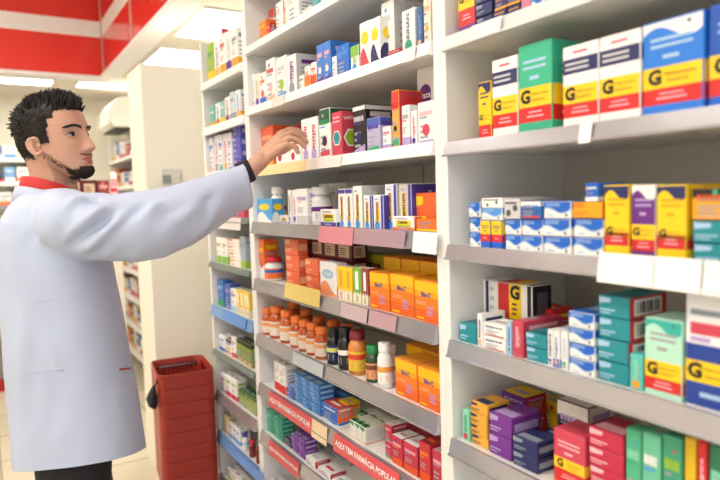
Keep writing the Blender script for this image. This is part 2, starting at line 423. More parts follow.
m = MB(); m.box(-3.3, -3.2, -3, 6.7, 0, 3.2, wallm); struct('wall_left', m)
TX, TY = .90, 5.33
m = MB(); m.box(TX+.02, 2.2, -3, 6.6, 2.5, 2.56, ceilm); m.box(-3.2, TX+.02, TY+.02, 6.6, 2.5, 2.56, ceilm); m.box(-3.2, 2.2, -3, 6.6, 3.15, 3.2, ceilm)
struct('ceiling', m)
m = MB()   # red inner faces of the raised ceiling bay, with a white stripe and thin joints
for z0, z1, mm in ((2.5, 2.80, redm), (2.80, 2.925, whitem), (2.925, 3.15, redm)):
    m.box(TX, TX+.02, -3, TY, z0, z1, mm); m.box(-3.2, TX+.02, TY, TY+.02, z0, z1, mm)
for y in (1.9, 3.05, 4.2, 5.29): m.box(TX-.006, TX, y, y+.03, 2.5, 3.15, mat('c9a79a', .4))
for x in (-1.2, .0): m.box(x, x+.012, TY-.004, TY, 2.5, 3.15, mat('b01818', .4))
struct('trim_1', m)
m = MB(); m.box(TX-.03, TX+.11, -3, TY, 2.47, 2.4995, whitem, .004); m.box(-3.2, TX+.11, TY, TY+.12, 2.47, 2.4995, whitem, .004); struct('trim_2', m)
m = MB(); m.box(.735, 1.75, 3.3, 3.62, 0, 2.19, mat('f5f0e2', .6, noise_amt=.01, scale=3), .004); struct('wall_partition', m)
# ceiling lights
lamp = emis('lamp_diffuser', 'fffaf0', 10.0)
def light(x0, x1, y0, y1, z, label):
    r = empty('ceiling_light', ((x0+x1)/2, (y0+y1)/2, z)); addlabel(r, label, 'ceiling light', 'recessed ceiling light panels')
    a, bb = (x1-x0)/2, (y1-y0)/2; f = MB()
    for q in ((-a, -a+.02, -bb, bb), (a-.02, a, -bb, bb), (-a+.02, a-.02, -bb, -bb+.02), (-a+.02, a-.02, bb-.02, bb)): f.box(q[0], q[1], q[2], q[3], -.012, 0, whitem)
    f.build('frame', r); d = MB(); d.box(-a+.02, a-.02, -bb+.02, bb-.02, -.006, -.001, lamp); d.build('diffuser', r)
light(1.06, 1.66, 3.22, 3.86, 2.5, 'large square lit ceiling panel above the shelves, nearest to the camera')
light(1.06, 1.66, 4.17, 4.77, 2.5, 'square lit ceiling panel just above the top of the cream partition')
light(-.35, .58, 5.62, 5.90, 2.5, 'narrow lit ceiling strip over the man\'s hair, left of the other strip')
light(.74, 1.35, 5.60, 5.86, 2.5, 'narrow lit ceiling strip above the air conditioner')
for x in (-2.0, -.5):  # unseen panels above the view, added to help light the room
    for y in (-.9, 1.4, 3.7): light(x-.3, x+.3, y-.6, y+.6, 3.15, 'unseen lit panel added to brighten the room, in the raised red-sided ceiling bay')
# ------------------------------------------------------------------ shelving
def unit(Yn, Yf, levels, label, depth=.39, X=.9, top=2.44, face=-1):
    r = empty('shelving_unit', (X, (Yn+Yf)/2, 0)); addlabel(r, label, 'shelving unit'); y0, y1 = Yn-(Yn+Yf)/2, Yf-(Yn+Yf)/2
    for a, bb in ((y0+.0004, y0+.022), (y1-.022, y1-.0004)):
        q = MB(); q.box(0, depth+.015, a, bb, 0, top, whitem, .0015); q.build('side_panel', r)
    q = MB(); q.box(depth, depth+.014, y0+.0222, y1-.0222, .02, top, backm); 
    if y1-y0 > .8:
        q.box(depth-.004, depth, -.02, -.012, .02, top, mat('b9b4ac', .5))
    q.build('back_panel', r)
    sh = []
    for (z, rh, rm) in levels:
        q = MB(); q.box(.004, depth-.0044, y0+.0224, y1-.0224, z-.02, z, panelm, .001); s = q.build('shelf', r)
        q = MB(); zz = (z+.003-rh, z+.004)
        q.face([(-.006-.008, y0+.02, zz[0]), (-.006, y0+.02, zz[1]), (-.006, y1-.02, zz[1]), (-.014, y1-.02, zz[0])], rm)
        vs = [(-.014, y, zz[0]) if k == 0 else ((-.005, y, zz[1]) if k == 1 else ((.003, y, zz[1]) if k == 2 else (.003, y, zz[0]))) for y in (y0+.0224, y1-.0224) for k in range(4)]
        q = MB(); q.raw(vs, [(0, 1, 2, 3), (4, 7, 6, 5), (0, 4, 5, 1), (1, 5, 6, 2), (2, 6, 7, 3), (3, 7, 4, 0)], rm)
        # a fine lip line along the rail
        q.box(-.0165, -.0135, y0+.0224, y1-.0224, zz[0], zz[0]+.004, rm)
        q.build('price_rail', s); sh.append((s, z, rh, (Yn+Yf)/2, X))
    return sh
W_, G_ = (.031, railw), (.043, railg)
ZR = {'top': 2.06, 'A': 1.82, 'B': 1.589, 'C': 1.359, 'D': 1.139, 'E': .906, 'F': .69, 'G': .46, 'H': .22}
ZM = {1: 2.052, 2: 1.824, 3: 1.596, 4: 1.386, 5: 1.163, 6: .944, 7: .745, 8: .548, 9: .34, 10: .13}
ZF = {1: 2.008, 2: 1.806, 3: 1.60, 4: 1.40, 5: 1.188, 6: .985, 7: .772, 8: .572, 9: .375, 10: .16}
g2 = (.046, mat('b8b6bc', .2, .55, noise_amt=.12, scale=9, bump=.5)); g1 = (.022, mat('7d8a86', .3, .3))
UR = unit(-.06, 1.0985, [(ZR['top'],)+W_, (ZR['A'],)+(.032, mat('dcdadb', .3, .1)), (ZR['B'],)+(.031, railg), (ZR['C'],)+(.032, g2[1]), (ZR['D'],)+(.036, g2[1]), (ZR['E'],)+(.036, g2[1]), (ZR['F'],)+G_, (ZR['G'],)+G_, (ZR['H'],)+G_],
    'near white shelving unit at the right, filled with generic medicine boxes')
UM = unit(1.0985, 2.2765, [(2.28,)+W_]+[(ZM[k],)+(W_ if k < 4 else G_) for k in range(1, 11)], 'middle white shelving unit the man reaches into, with orange vitamin boxes')
UF = unit(2.2765, 2.83, [(ZF[k],)+((.036, railw) if k < 4 else (g1 if k in (4, 5, 7) else ((.046, railb) if k in (6, 9) else G_))) for k in range(1, 11)], 'far white shelving unit standing behind the red baskets', top=2.2)
def strip(unit_sh, k, xL, xR, h, mm, name='price_tag', label=None, text=None, tcol='white', drop=.0, reps=1, tilt=.010):
    """a tag slipped into the rail of shelf k, between two columns of the photograph"""
    s, z, rh, yc, X = unit_sh[k]; zt = z+.003-drop
    Xp = X-.0175; YL, YR = colY(xL, zt-h/2, Xp), colY(xR, zt-h/2, Xp); L = YL-YR
    q = MB()
    vs = []
    for y in (-L/2, L/2):
        for (dx, dz) in ((0, -h), (tilt*.6, 0), (tilt*.6+.001, 0), (.001, -h)): vs.append((dx, y, dz))
    q.raw(vs, [(0, 1, 2, 3), (4, 7, 6, 5), (0, 4, 5, 1), (1, 5, 6, 2), (2, 6, 7, 3), (3, 7, 4, 0)], mm)
    if text:
        gv, gf, wd = glyphs(text, .03); kk = min(h*.8, L*.94/wd)
        q.raw([(tilt*.6*(.5+y*kk/h)-.0006, -x*kk, -h/2+y*kk) for x, y in gv], gf, tcol)
    o = q.build(name, s); o.location = (-.0175-.0005, (YL+YR)/2-yc, zt)
    if label: o['label'] = label
    return o
ylw = mat('ecd27a', .5); redp = mat('e2565c', .45); wp = mat('fbfaf8', .4)
strip(UM, 3, 258, 306, .036, mat('f0d9a0', .5), label='pale yellow price tag')
strip(UM, 3, 306, 340, .034, mat('f0e6e2', .5)); 
strip(UM, 4, 318, 352, .05, mat('d98a96', .4), label='pink-red tag'); strip(UM, 4, 353, 404, .044, mat('b99aa8', .3, .2))
strip(UM, 4, 412, 436, .05, wp, label='white price label')
strip(UM, 5, 284, 319, .055, ylw, drop=-.02, label='yellow price tag')
strip(UM, 5, 368, 395, .04, mat('c9a3ae', .3, .2)); strip(UM, 5, 340, 366, .04, mat('cbb4bb', .3, .2))
strip(UM, 6, 292, 322, .04, mat('c9d2de', .2, .2), drop=.0)
strip(UM, 7, 268, 311, .055, redp, 'promotional_strip', 'red strip with white lettering', 'AQUI TEM FARMÁCIA POPULAR')
strip(UM, 7, 311, 326, .06, mat('f2d9b4', .5), label='cream price label')
strip(UM, 7, 333, 398, .055, redp, 'promotional_strip', 'red strip with white lettering', 'AQUI TEM FARMÁCIA POPULAR')
strip(UM, 8, 268, 298, .055, redp, 'promotional_strip', 'red strip with white lettering', 'AQUI TEM FARMÁCIA POPULAR')
strip(UM, 2, 404, 414, .034, mat('c4c2c6', .3)); strip(UM, 2, 271, 283, .034, mat('dcd9d2', .4))
for a, bb in ((597, 652), (653, 700), (702, 724)): strip(UR, 3, a, bb, .05, wp, drop=-.01, label='white paper price label')
strip(UR, 2, 578, 590, .034, wp)
strip(UR, 1, 470, 500, .03, mat('e9e7e6', .3))
strip(UF, 5, 222, 245, .04, mat('5e94e0', .35), label='blue tag strip'); strip(UF, 3, 214, 240, .05, mat('e6ddde', .4))
strip(UF, 8, 224, 262, .045, mat('6f9be0', .35), label='blue tag strip')
# ------------------------------------------------------------------ near unit, upper shelf
z = ZR['A']; n1 = 'medicine_box'
item(z, 'gen', 458, 475, -30, 'yellow, red and purple G box, left end of the near unit\'s top visible shelf', d=.1, yb=(.38, .68), rb=(.14, .38), base='purple', top='purple')
item(z, 'teal', 475.5, 492, -7, 'navy carton stack on the near unit\'s top visible shelf', nz=3, d=.1, c='navy', s='steel', side='x')
item(z, 'plain', 493, 519, -2, 'navy and gold carton on the near unit\'s top visible shelf', nz=2, n=2, base='navy', title='gold', ln='lilac', acc='gold', frac=.2)
item(z, 'plain', 519.5, 529, -10, 'pink carton right of the navy and gold ones', base='ee7fa0', title='white', acc='blue')
item(z, 'wave', 530, 543, -3, 'small blue and white carton beside the pink carton, top visible shelf', nz=1)
# shelf B
z = ZR['B']
item(z, 'gen', 478, 491, 83, 'small yellow G box, leftmost beside the white post', d=.09, base='yellow', top='yellow', stripe=None, yb=(.28, .5), rb=(.03, .26), wave='navy')
item(z, 'gen', 491.5, 517.5, 61, 'white G box with one navy band, between the small yellow and the green one', d=.11, base='white', stripe='navy')
item(z, 'gen', 518, 552, 47, 'tall green G box with yellow and red bands', d=.13, base='seagreen', top='38b890', bot='seagreen', tcol='lblue')
item(z, 'gen', 562, 640, 48, 'white G box with navy band under the upper shelf, twin beside the blue box', n=2, d=.1, base='white', stripe='navy')
item(z, 'gen', 641, 703, 25, 'large bright blue G box with white wave top', d=.07, base='2a7de2', top='2a7de2', bot='2a7de2', wave='white', tcol='lblue', X0=.92)
item(z, 'gen', 707, 775, 6, 'dark blue G box cut by the right picture edge, behind the large bright blue one', d=.07, base='blue', top='1b55b8', bot='blue', tcol='lblue', X0=.925)
# shelf C
z = ZR['C']
item(z, 'wave', 467, 479, 202, 'blue-white wavy carton, slim stack beside the post', nz=3, d=.1)
t = item(z, 'gen', 480, 501, 220, 'small blue G carton with yellow and red bands, front of the wavy stacks', n=2, d=.05, base='blue', top='yellow', bot='blue', yb=(.5, .8), rb=(.24, .5), g=0)
t2 = item(t, 'wave', 480, 501, 208, 'blue carton lying on the two small yellow-red ones', d=.1, c='sky')
item(t2, 'dots', 480, 502, 198, 'white carton with two dark dots, top of the leftmost wavy stacks', d=.12, c='dgrey')
t = item(z, 'wave', 502.5, 519, 219, 'blue-white wavy carton right of the small yellow-red ones', nz=2, d=.12)
item(t, 'dots', 502.5, 519, 199, 'white and grey carton with dark dots above wavy cartons', d=.12, c='dgrey', base='lgrey')
t = item(z, 'wave', 519.5, 541, 219, 'wide blue-white wavy carton below the dark blue carton', nz=2, d=.12)
item(t, 'plain', 519.5, 541, 201, 'dark blue carton lying on the wavy cartons', base='2b62b0', title='sky', top='white', acc='white', accpos='top', frac=.3, d=.12)
item(z, 'wave', 542, 570, 201, 'blue-white wavy carton in the middle three-high stack', nz=3, d=.13)
t = item(z, 'wave', 571.5, 602, 218, 'blue-white wavy carton below the orange barcode carton', nz=2, d=.13)
t = item(t, 'teal', 571.5, 602, 202, 'orange-red carton with barcode on the wavy cartons', d=.13, c='gold', s='orange')
item(t, 'plain', 583, 597, 183, 'small blue and white carton on top of the orange barcode carton', base='blue', title='white', acc='white', d=.08)
item(z, 'gen', 604, 629, 185, 'yellow G box with navy swoosh left of the purple and white one', d=.1, base='yellow', top='yellow', wave='navy', bot='yellow', yb=(.30, .45), rb=(.18, .36), tcol='gold')
item(z, 'gen', 630, 655, 185, 'purple and white G box between two yellow boxes', d=.1, base='white', top='purple', bot='purple', yb=(.28, .48), rb=(.13, .28), wave='white', tcol='lilac')
item(z, 'gen', 656, 686, 185, 'yellow G box with navy swoosh right of the purple and white one', d=.1, base='yellow', top='yellow', wave='navy', bot='yellow', yb=(.30, .45), rb=(.18, .36), tcol='gold')
t = item(z, 'teal', 690, 738, 220, 'teal carton under the gold and black box, right edge', nz=2, d=.1, side='x')
item(t, 'plain', 690, 738, 188, 'gold box with black top lying on teal cartons', base='gold', title='dorange', acc='black', accpos='top', frac=.3, d=.12)
# shelf D
z = ZR['D']
item(z, 'teal', 458, 475, 322, 'flat teal carton beside the post under the upright G carton', d=.12, side='x')
t = item(z, 'gen_flat', 478, 533, 313, 'white G carton lying on its side, lower of two, partly hidden', d=.05, back=.085)
item(t, 'gen_flat', 478, 532, 279, 'white G carton turned sideways with red and yellow stripes, upper of two', d=.06, back=.08)
item(z, 'plain', 477, 482.5, 313, 'slim white carton standing on edge beside flat teal one', d=.07, title='navy', rot=1)
item(z, 'plain', 483, 506, 321, 'white carton with navy title, front of sideways G cartons', nz=2, d=.06, title='navy', seed=4)
item(z, 'plain', 506.5, 511.5, 321, 'slim pale blue carton left of the pink-red one', d=.11, base='a9cdec', title='blue', rot=1)
item(z, 'plain', 512, 523, 320, 'pink-red carton standing deep into the shelf, yellow at its back', d=.12, base='rose', title='lpink', rot=1)
item(z, 'plain', 527, 552, 306, 'red carton with yellow end behind teal cartons', d=.07, base='red', title='yellow', back=.12, top='red')
item(z, 'teal', 524, 546, 331, 'teal carton in the low two-high stack', nz=2, d=.06, side='x')
item(z, 'plain', 547, 552.5, 329, 'slim white and navy carton right of low teal stack', d=.09, title='navy', rot=1)
item(z, 'plain', 553, 559.5, 330, 'slim blue and white carton left of wavy stack', d=.09, base='white', title='blue', rot=1, word=None, acc='blue')
item(z, 'plain', 560, 567, 331, 'slim white carton touching the wavy stack', d=.09, title='lblue', rot=1)
item(z, 'wave', 568, 594, 310, 'blue-white wavy carton of the four-high stack', nz=4, d=.12)
item(z, 'teal', 596, 627, 294, 'teal carton with barcode end, four-high stack', nz=4, d=.11)
item(z, 'plain', 628, 642, 353, 'mint turquoise carton standing slim before teal stack', d=.06, base='5cc7bf', title='mint', rot=1)
item(z, 'gen', 643.5, 682, 316, 'pale mint G box with teal top band', d=.08, base='b9e8d4', top='b9e8d4', wave='38b4a8', yb=(.24, .46), rb=(.08, .24), tcol='grey')
item(z, 'genblue', 684, 736, 287, 'large white G box with dark blue lower part', d=.1)
# shelf E
z = ZR['E']
item(z, 'plain', 461, 468, 409, 'small mint green carton standing beside the post, lowest visible shelf', d=.04, base='mint', title='seagreen', rot=1)
item(z, 'teal', 469, 485.5, 400, 'gold and navy carton of the four-high stack', nz=4, d=.07, c='f0b040', s='navy', side='navy')
item(z, 'teal', 487, 509.5, 411, 'purple carton, front pair right of gold and navy stack', nz=2, d=.09, c='7a3494', s='lilac', side='x')
item(z, 'plain', 500, 524, 390, 'red-ended purple carton behind front purple pair', nz=2, d=.07, base='purple', title='lilac', back=.11, side='red', top='yellow')
item(z, 'teal', 511, 536, 434, 'navy blue carton, front pair beside purple ones', nz=2, d=.06, c='navy', s='steel', side='x')
item(z, 'plain', 537, 552, 432, 'navy blue carton behind the red and pink G stack', nz=2, d=.06, base='navy', title='lilac', back=.05)
item(z, 'plain', 538, 560, 398, 'yellow carton at the back between purple and plum boxes', d=.05, base='yellow', title='gold', back=.19)
item(z, 'plain', 556, 588, 398, 'plum carton with white top band at the back of lowest visible shelf', d=.08, base='plum', title='lilac', acc='white', accpos='top', frac=.25, back=.10)
item(z, 'gen', 552, 584, 427, 'pinkish red G box with yellow band, lowest visible shelf', d=.07, base='rose', top='rose', bot='orange', yb=(.33, .52), rb=(.10, .33), tcol='lpink')
item(z, 'teal', 587, 622, 425, 'crimson carton in the stack before the green boxes', nz=4, d=.08, c='c6284c', s='lpink', side='x')
item(z, 'plain', 624, 640, 427, 'tall green box, left of the two in front', d=.09, base='4fb48c', title='mint')
item(z, 'plain', 641, 660, 431, 'tall pale green box, middle of the three in front', d=.07, base='6cc4a0', title='white')
item(z, 'plain', 661, 681, 433, 'tall leaf green box left of the yellow and red slim boxes', d=.09, base='3f9f7a', title='lime')
item(z, 'plain', 682, 694, 436, 'yellow slim G box near the right picture edge, lowest shelf', d=.09, base='e2b81c', title='black', rot=1, word='G')
item(z, 'plain', 695, 705, 440, 'red slim box near the right picture edge, lowest shelf', d=.09, base='red', title='lpink', rot=1)
item(z, 'plain', 706, 724, 443, 'dark green box cut by the right picture edge, lowest shelf', d=.09, base='2c8060', title='mint')
# ------------------------------------------------------------------ middle unit
z = ZM[1]
item(z, 'plain', 259, 266, 23, 'thin orange carton, leftmost on the middle unit\'s top shelf', base='orange', title='yellow', d=.05, acc='yellow', name='pharmacy_carton', cat='pharmacy carton')
item(z, 'plain', 266.5, 270, 24, 'thin red carton with yellow foot', base='red', title='yellow', d=.05, acc='yellow', name='pharmacy_carton', cat='pharmacy carton')
item(z, 'plain', 270.5, 275, 27, 'thin purple carton, top shelf near the far post', base='purple', title='yellow', d=.05, acc='gold', name='pharmacy_carton', cat='pharmacy carton')
item(z, 'plain', 262, 275, 10, 'white carton with coral red top behind thin cartons', base='white', title='lpink', acc='e8604e', accpos='top', d=.05, back=.08, name='pharmacy_carton', cat='pharmacy carton')
item(z, 'plain', 275.5, 281, 4, 'thin white carton left of the red striped one', title='lpink', d=.07, name='pharmacy_carton', cat='pharmacy carton')
item(z, 'plain', 281.5, 287, -6, 'white carton with tall red stripe', title='red', side='white', d=.07, rot=1, name='pharmacy_carton', cat='pharmacy carton')
item(z, 'plain', 287.5, 298, -8, 'tall white carton on the top shelf, right of red stripe', title='lgrey', d=.08, name='pharmacy_carton', cat='pharmacy carton')
item(z, 'plain', 298.5, 304, 12, 'small olive and brown carton on the top shelf', title='brown', acc='olive', d=.05, name='pharmacy_carton', cat='pharmacy carton')
item(z, 'plain', 304.5, 310.5, 8, 'small peach and white carton left of the turquoise one', title='peach', acc='orange', d=.05, name='pharmacy_carton', cat='pharmacy carton')
item(z, 'plain', 311.5, 319, -8, 'turquoise carton high on the middle unit', base='2aa5ae', title='white', d=.07, name='pharmacy_carton', cat='pharmacy carton')
item(z, 'plain', 320, 327, -12, 'white carton at the top edge right of turquoise one', title='rose', d=.07, name='pharmacy_carton', cat='pharmacy carton')
z = ZM[2]
item(z, 'plain', 249, 254, 74, 'slim grey-white carton beside the far post, second shelf', title='grey', d=.07, rot=1, name='pharmacy_carton', cat='pharmacy carton')
item(z, 'plain', 254.5, 259.5, 75, 'slim cream carton second from the far post', title='tan', base='cream', d=.07, rot=1, name='pharmacy_carton', cat='pharmacy carton')
item(z, 'plain', 260, 266.5, 74, 'slim white carton with blue foot and orange top corner', title='orange', acc='blue', d=.07, logo='dorange', name='pharmacy_carton', cat='pharmacy carton')
item(z, 'plain', 267, 276, 61, 'white carton with rose logo, second shelf', title='rose', d=.09, logo='lpink', name='pharmacy_carton', cat='pharmacy carton')
item(z, 'plain', 276.5, 286.5, 59, 'white carton with green logo, second shelf', title='lgrey', d=.09, logo='lime', name='pharmacy_carton', cat='pharmacy carton')
item(z, 'plain', 287.5, 296.5, 57, 'tall white carton with magenta side stripe', title='purple', d=.14, rot=1, side='lgrey', name='pharmacy_carton', cat='pharmacy carton')
item(z, 'plain', 299, 303.5, 76, 'low white carton with dark print left of orange ones', title='dgrey', d=.04, name='pharmacy_carton', cat='pharmacy carton')
item(z, 'plain', 304.5, 310, 67, 'white carton with orange foot, left one of pair', title='peach', acc='orange', frac=.6, d=.05, name='pharmacy_carton', cat='pharmacy carton')
item(z, 'plain', 310.5, 316, 63, 'white carton with orange foot touching the blue packs', title='rose', acc='dorange', frac=.5, d=.05, name='pharmacy_carton', cat='pharmacy carton')
item(z, 'plain', 317, 331, 46, 'tall blue carton with pale print, second shelf', n=2, base='3f83dd', title='lpink', d=.12, side='3a78d0', logo='white', name='pharmacy_carton', cat='pharmacy carton')
item(z, 'plain', 331.5, 336, 57, 'slim white carton between blue cartons', title='lblue', d=.03, name='pharmacy_carton', cat='pharmacy carton')
item(z, 'plain', 336.5, 349, 47, 'blue carton right of the slim white one', base='2f74cf', title='sky', d=.12, name='pharmacy_carton', cat='pharmacy carton')
item(z, 'plain', 350, 358, 47, 'bright green and white striped carton', base='white', title='lime', acc='7cc23c', accpos='top', frac=.4, d=.1, rot=1, name='pharmacy_carton', cat='pharmacy carton')
item(z, 'swirl', 359, 369.5, 24, 'white carton with red ribbon top and pink foot', a='rose', b='yellow', d=.07, name='pharmacy_carton', cat='pharmacy carton')
item(z, 'swirl', 370.5, 380.5, 20, 'white carton with navy foot and yellow sun', a='navy', b='yellow', d=.06, name='pharmacy_carton', cat='pharmacy carton')
item(z, 'plain', 386, 400, 52, 'low dark red carton lying before the tall white ones', base='a3262e', title='lpink', d=.02, X0=.908, name='pharmacy_carton', cat='pharmacy carton')
item(z, 'plain', 381.5, 394, 4, 'tall white carton with red arc, second shelf', title='lgrey', d=.12, back=.024, side='lgrey', name='pharmacy_carton', cat='pharmacy carton')
item(z, 'plain', 402, 415, 12, 'tall white carton with pink and black vertical lettering', title='dgrey', rot=1, d=.08, word='SORINAN', name='pharmacy_carton', cat='pharmacy carton')
item(z, 'plain', 416, 422, 8, 'slim navy carton left of the near post', base='2d5f92', title='sky', d=.1, rot=1, name='pharmacy_carton', cat='pharmacy carton')
item(z, 'plain', 423.5, 431, -4, 'pale peach carton with orange spot against the post', base='f6e3d2', title='peach', d=.05, logo='gold', name='pharmacy_carton', cat='pharmacy carton')
z = ZM[3]
item(z, 'plain', 258.5, 274, 128, 'orange-red carton behind the man\'s wrist', base='f0633a', title='peach', d=.08, back=.03, name='pharmacy_carton', cat='pharmacy carton')
item(z, 'plain', 287, 302, 127, 'dark red carton behind the fingers', base='b5403a', title='peach', d=.06, back=.10, name='pharmacy_carton', cat='pharmacy carton')
item(z, 'dots', 276, 289, 139, 'white carton with crimson spots under the hand, left', d=.04, name='pharmacy_carton', cat='pharmacy carton')
item(z, 'dots', 289.5, 300.5, 140, 'white carton with crimson spots touching the fingers', d=.05, name='pharmacy_carton', cat='pharmacy carton')
item(z, 'plain', 302, 318.5, 120, 'white carton with silver side at the man\'s fingertips', title='rose', d=.06, n=2, rot=1, name='pharmacy_carton', cat='pharmacy carton')
item(z, 'plain', 320, 331, 110, 'dark green and white carton right of the fingertips', title='green', acc='dgreen', accpos='top', frac=.3, d=.10, logo='plum', name='pharmacy_carton', cat='pharmacy carton')
item(z, 'hex', 332, 342, 113, 'pink-red carton with green hexagon', d=.07, name='pharmacy_carton', cat='pharmacy carton')
item(z, 'plain', 353, 366, 107, 'black carton with white cap band, third shelf', base='26242a', title='lgrey', acc='white', accpos='top', frac=.1, d=.10, logo='navy', back=.02, name='pharmacy_carton', cat='pharmacy carton')
item(z, 'plain', 367, 380.5, 119, 'lavender blue carton before the black one', base='b9b4d6', title='violet', acc='4a62b4', accpos='top', d=.04, name='pharmacy_carton', cat='pharmacy carton')
item(z, 'plain', 381.5, 390, 127, 'white and pink slanted carton left of the orange-yellow one', title='pink', d=.05, acc='lilac', name='pharmacy_carton', cat='pharmacy carton')
item(z, 'plain', 391.5, 399, 91, 'tall orange-yellow carton with red top', base='f6a850', title='red', acc='e8433a', accpos='top', frac=.3, d=.12, side='d23a44', logo='black', name='pharmacy_carton', cat='pharmacy carton')
item(z, 'plain', 401, 409, 106, 'white carton with lilac foot, third shelf', title='grey', acc='lilac', d=.035, name='pharmacy_carton', cat='pharmacy carton')
item(z, 'plain', 410, 416, 111, 'narrow white carton with pink stripe, third shelf', title='pink', d=.035, rot=1, name='pharmacy_carton', cat='pharmacy carton')
item(z, 'plain', 417, 434, 103, 'white carton with tiny red mark against the near post', title='lpink', d=.06, logo='rose', name='pharmacy_carton', cat='pharmacy carton')
item(z, 'swirl', 417, 434, 70, 'curved white carton with purple top behind, near post', a='lime', b='purple', d=.06, back=.075, word='Oscal', name='pharmacy_carton', cat='pharmacy carton')
z = ZM[4]
item(z, 'swirl', 256, 272, 199, 'sky blue picture pack at the far post, fourth shelf', base='4aa5e6', a='white', b='yellow', d=.05, name='pharmacy_carton', cat='pharmacy carton')
bottle(z, 279, 187, 'white tablet bottle right of the sky blue pack', wpx=15, lab2='rose', back=.02)
item(z, 'centlow', 280, 287.5, 215, 'small white carton before the white tablet bottle', d=.02, X0=.907, bot='lilac', name='vitamin_box', cat='vitamin box')
item(z, 'plain', 288.5, 291.5, 190, 'very slim white and maroon carton, left of three', title='dred', d=.07, rot=1, name='pharmacy_carton', cat='pharmacy carton')
item(z, 'plain', 292, 296, 190, 'very slim white and pink carton, middle of three', title='pink', d=.07, rot=1, name='pharmacy_carton', cat='pharmacy carton')
item(z, 'plain', 296.5, 308, 189, 'silvery white carton left of the big tub', title='lilac', d=.07, acc='lgrey', name='pharmacy_carton', cat='pharmacy carton')
bottle(z, 322, 187, 'big white tub with purple label', wpx=22, lab2='purple', back=.022)
item(z, 'centlow', 320, 336, 209, 'low white Centrum-print carton with violet foot'.replace('Centrum-print', 'multivitamin'), d=.02, X0=.905, name='vitamin_box', cat='vitamin box')
item(z, 'cent', 337.5, 352, 189, 'white multivitamin carton with violet top, fourth shelf', n=2, topc='violet', edge=None, d=.09, name='vitamin_box', cat='vitamin box')
item(z, 'cent', 353.5, 362.5, 186, 'tall plain white multivitamin carton', edge=None, d=.09, name='vitamin_box', cat='vitamin box')
item(z, 'cent', 363.5, 372, 195, 'white multivitamin carton with violet right edge, small', d=.05, name='vitamin_box', cat='vitamin box')
item(z, 'cent', 373.5, 384, 195, 'blue-edged silvery multivitamin carton', base='e4e8f4', edge='violet', d=.07, name='vitamin_box', cat='vitamin box')
item(z, 'cent', 385, 397, 184, 'tall silver-blue multivitamin carton with violet edge', base='e2e6f2', side='d6d0c4', d=.12, back=.018, name='vitamin_box', cat='vitamin box')
item(z, 'centlow', 392, 414, 216, 'low orange and white multivitamin carton before the silver ones', base='white', bot='orange', d=.025, X0=.905, right='orange', name='vitamin_box', cat='vitamin box')
item(z, 'cent', 398.5, 411, 184, 'large grey multivitamin carton half hidden by orange ones', base='cfcbc0', edge='violet', d=.12, back=.018, name='vitamin_box', cat='vitamin box')
item(z, 'plain', 415, 436, 219, 'low orange carton with blue title against near post', base='f2762c', title='steel', d=.025, X0=.905, acc='yellow', name='pharmacy_carton', cat='pharmacy carton')
item(z, 'teal', 414, 436, 193, 'orange-red carton with blue and yellow flags on fourth shelf', c='f0682c', s='yellow', d=.06, back=.035, side='x', name='pharmacy_carton', cat='pharmacy carton')
item(z, 'plain', 319, 346, 184, 'row of brown-white cartons at the back behind the big tub', n=3, back=.16, d=.07, base='ddd8d0', title='grey', name='pharmacy_carton', cat='pharmacy carton')
z = ZM[5]
item(z, 'plain', 257, 264.5, 239, 'tall orange pouch carton at the far post, fifth shelf', base='f0702c', title='yellow', d=.06, acc='white', frac=.35, logo='red', back=.0, name='pharmacy_carton', cat='pharmacy carton')
o = bottle(z, 274.5, 257, 'wide orange and white jar with red lid', wpx=19, cap='red', label='orange', lab2='blue', kind='vitamin_jar', cat='jar')
item(z, 'teal', 285, 298, 238, 'orange-red carton with blue end, left three-high stack', nz=3, c='ef6b45', s='peach', d=.04, side='x', name='pharmacy_carton', cat='pharmacy carton')
item(z, 'grid', 299, 352, 238, 'maroon carton with pale window, back of fifth shelf', n=4, nz=3, d=.06, back=.05, name='pharmacy_carton', cat='pharmacy carton')
item(z, 'teal', 305, 318, 258, 'orange-red carton with dark top, right two-high stack', nz=2, c='ef6b45', s='peach', d=.035, side='x', name='pharmacy_carton', cat='pharmacy carton')
item(z, 'swirl', 320, 336.5, 261, 'white and peach carton with blue script', a='f29a6a', b='lblue', d=.04, word='Cewin', name='pharmacy_carton', cat='pharmacy carton')
item(z, 'tubes', 337.5, 352, 266, 'slim yellow carton of effervescent tubes', n=2, d=.04, name='vitamin_box', cat='vitamin box')
item(z, 'tubes', 352.5, 361, 267, 'slim green and orange tube carton', n=1, c='7fb24a', d=.04, name='vitamin_box', cat='vitamin box')
item(z, 'tubes', 361.5, 368, 268, 'slim maroon tube carton', c='a04848', d=.04, name='vitamin_box', cat='vitamin box')
item(z, 'plain', 356, 384, 252, 'olive yellow carton lying at the back, fifth shelf', n=1, base='olive', title='dred', back=.13, d=.05, side='maroon', top='olive', name='pharmacy_carton', cat='pharmacy carton')
item(z, 'bioc', 369, 388.5, 271, 'yellow-orange effervescent vitamin carton, fifth shelf, left of front three', d=.07, name='vitamin_box', cat='vitamin box')
item(z, 'bioc', 389.5, 413, 273, 'yellow-orange effervescent vitamin carton, fifth shelf, middle of front three', d=.07, name='vitamin_box', cat='vitamin box')
item(z, 'bioc', 414.5, 439, 279, 'yellow-orange effervescent vitamin carton, fifth shelf, nearest the post', d=.07, name='vitamin_box', cat='vitamin box')
item(z, 'bioc', 384, 440, 256, 'yellow-orange vitamin carton in the back row, fifth shelf', n=3, nz=1, d=.07, back=.085, name='vitamin_box', cat='vitamin box')
z = ZM[6]
amb = mat('c4541c', .12, noise_amt=.05, coat=.5)
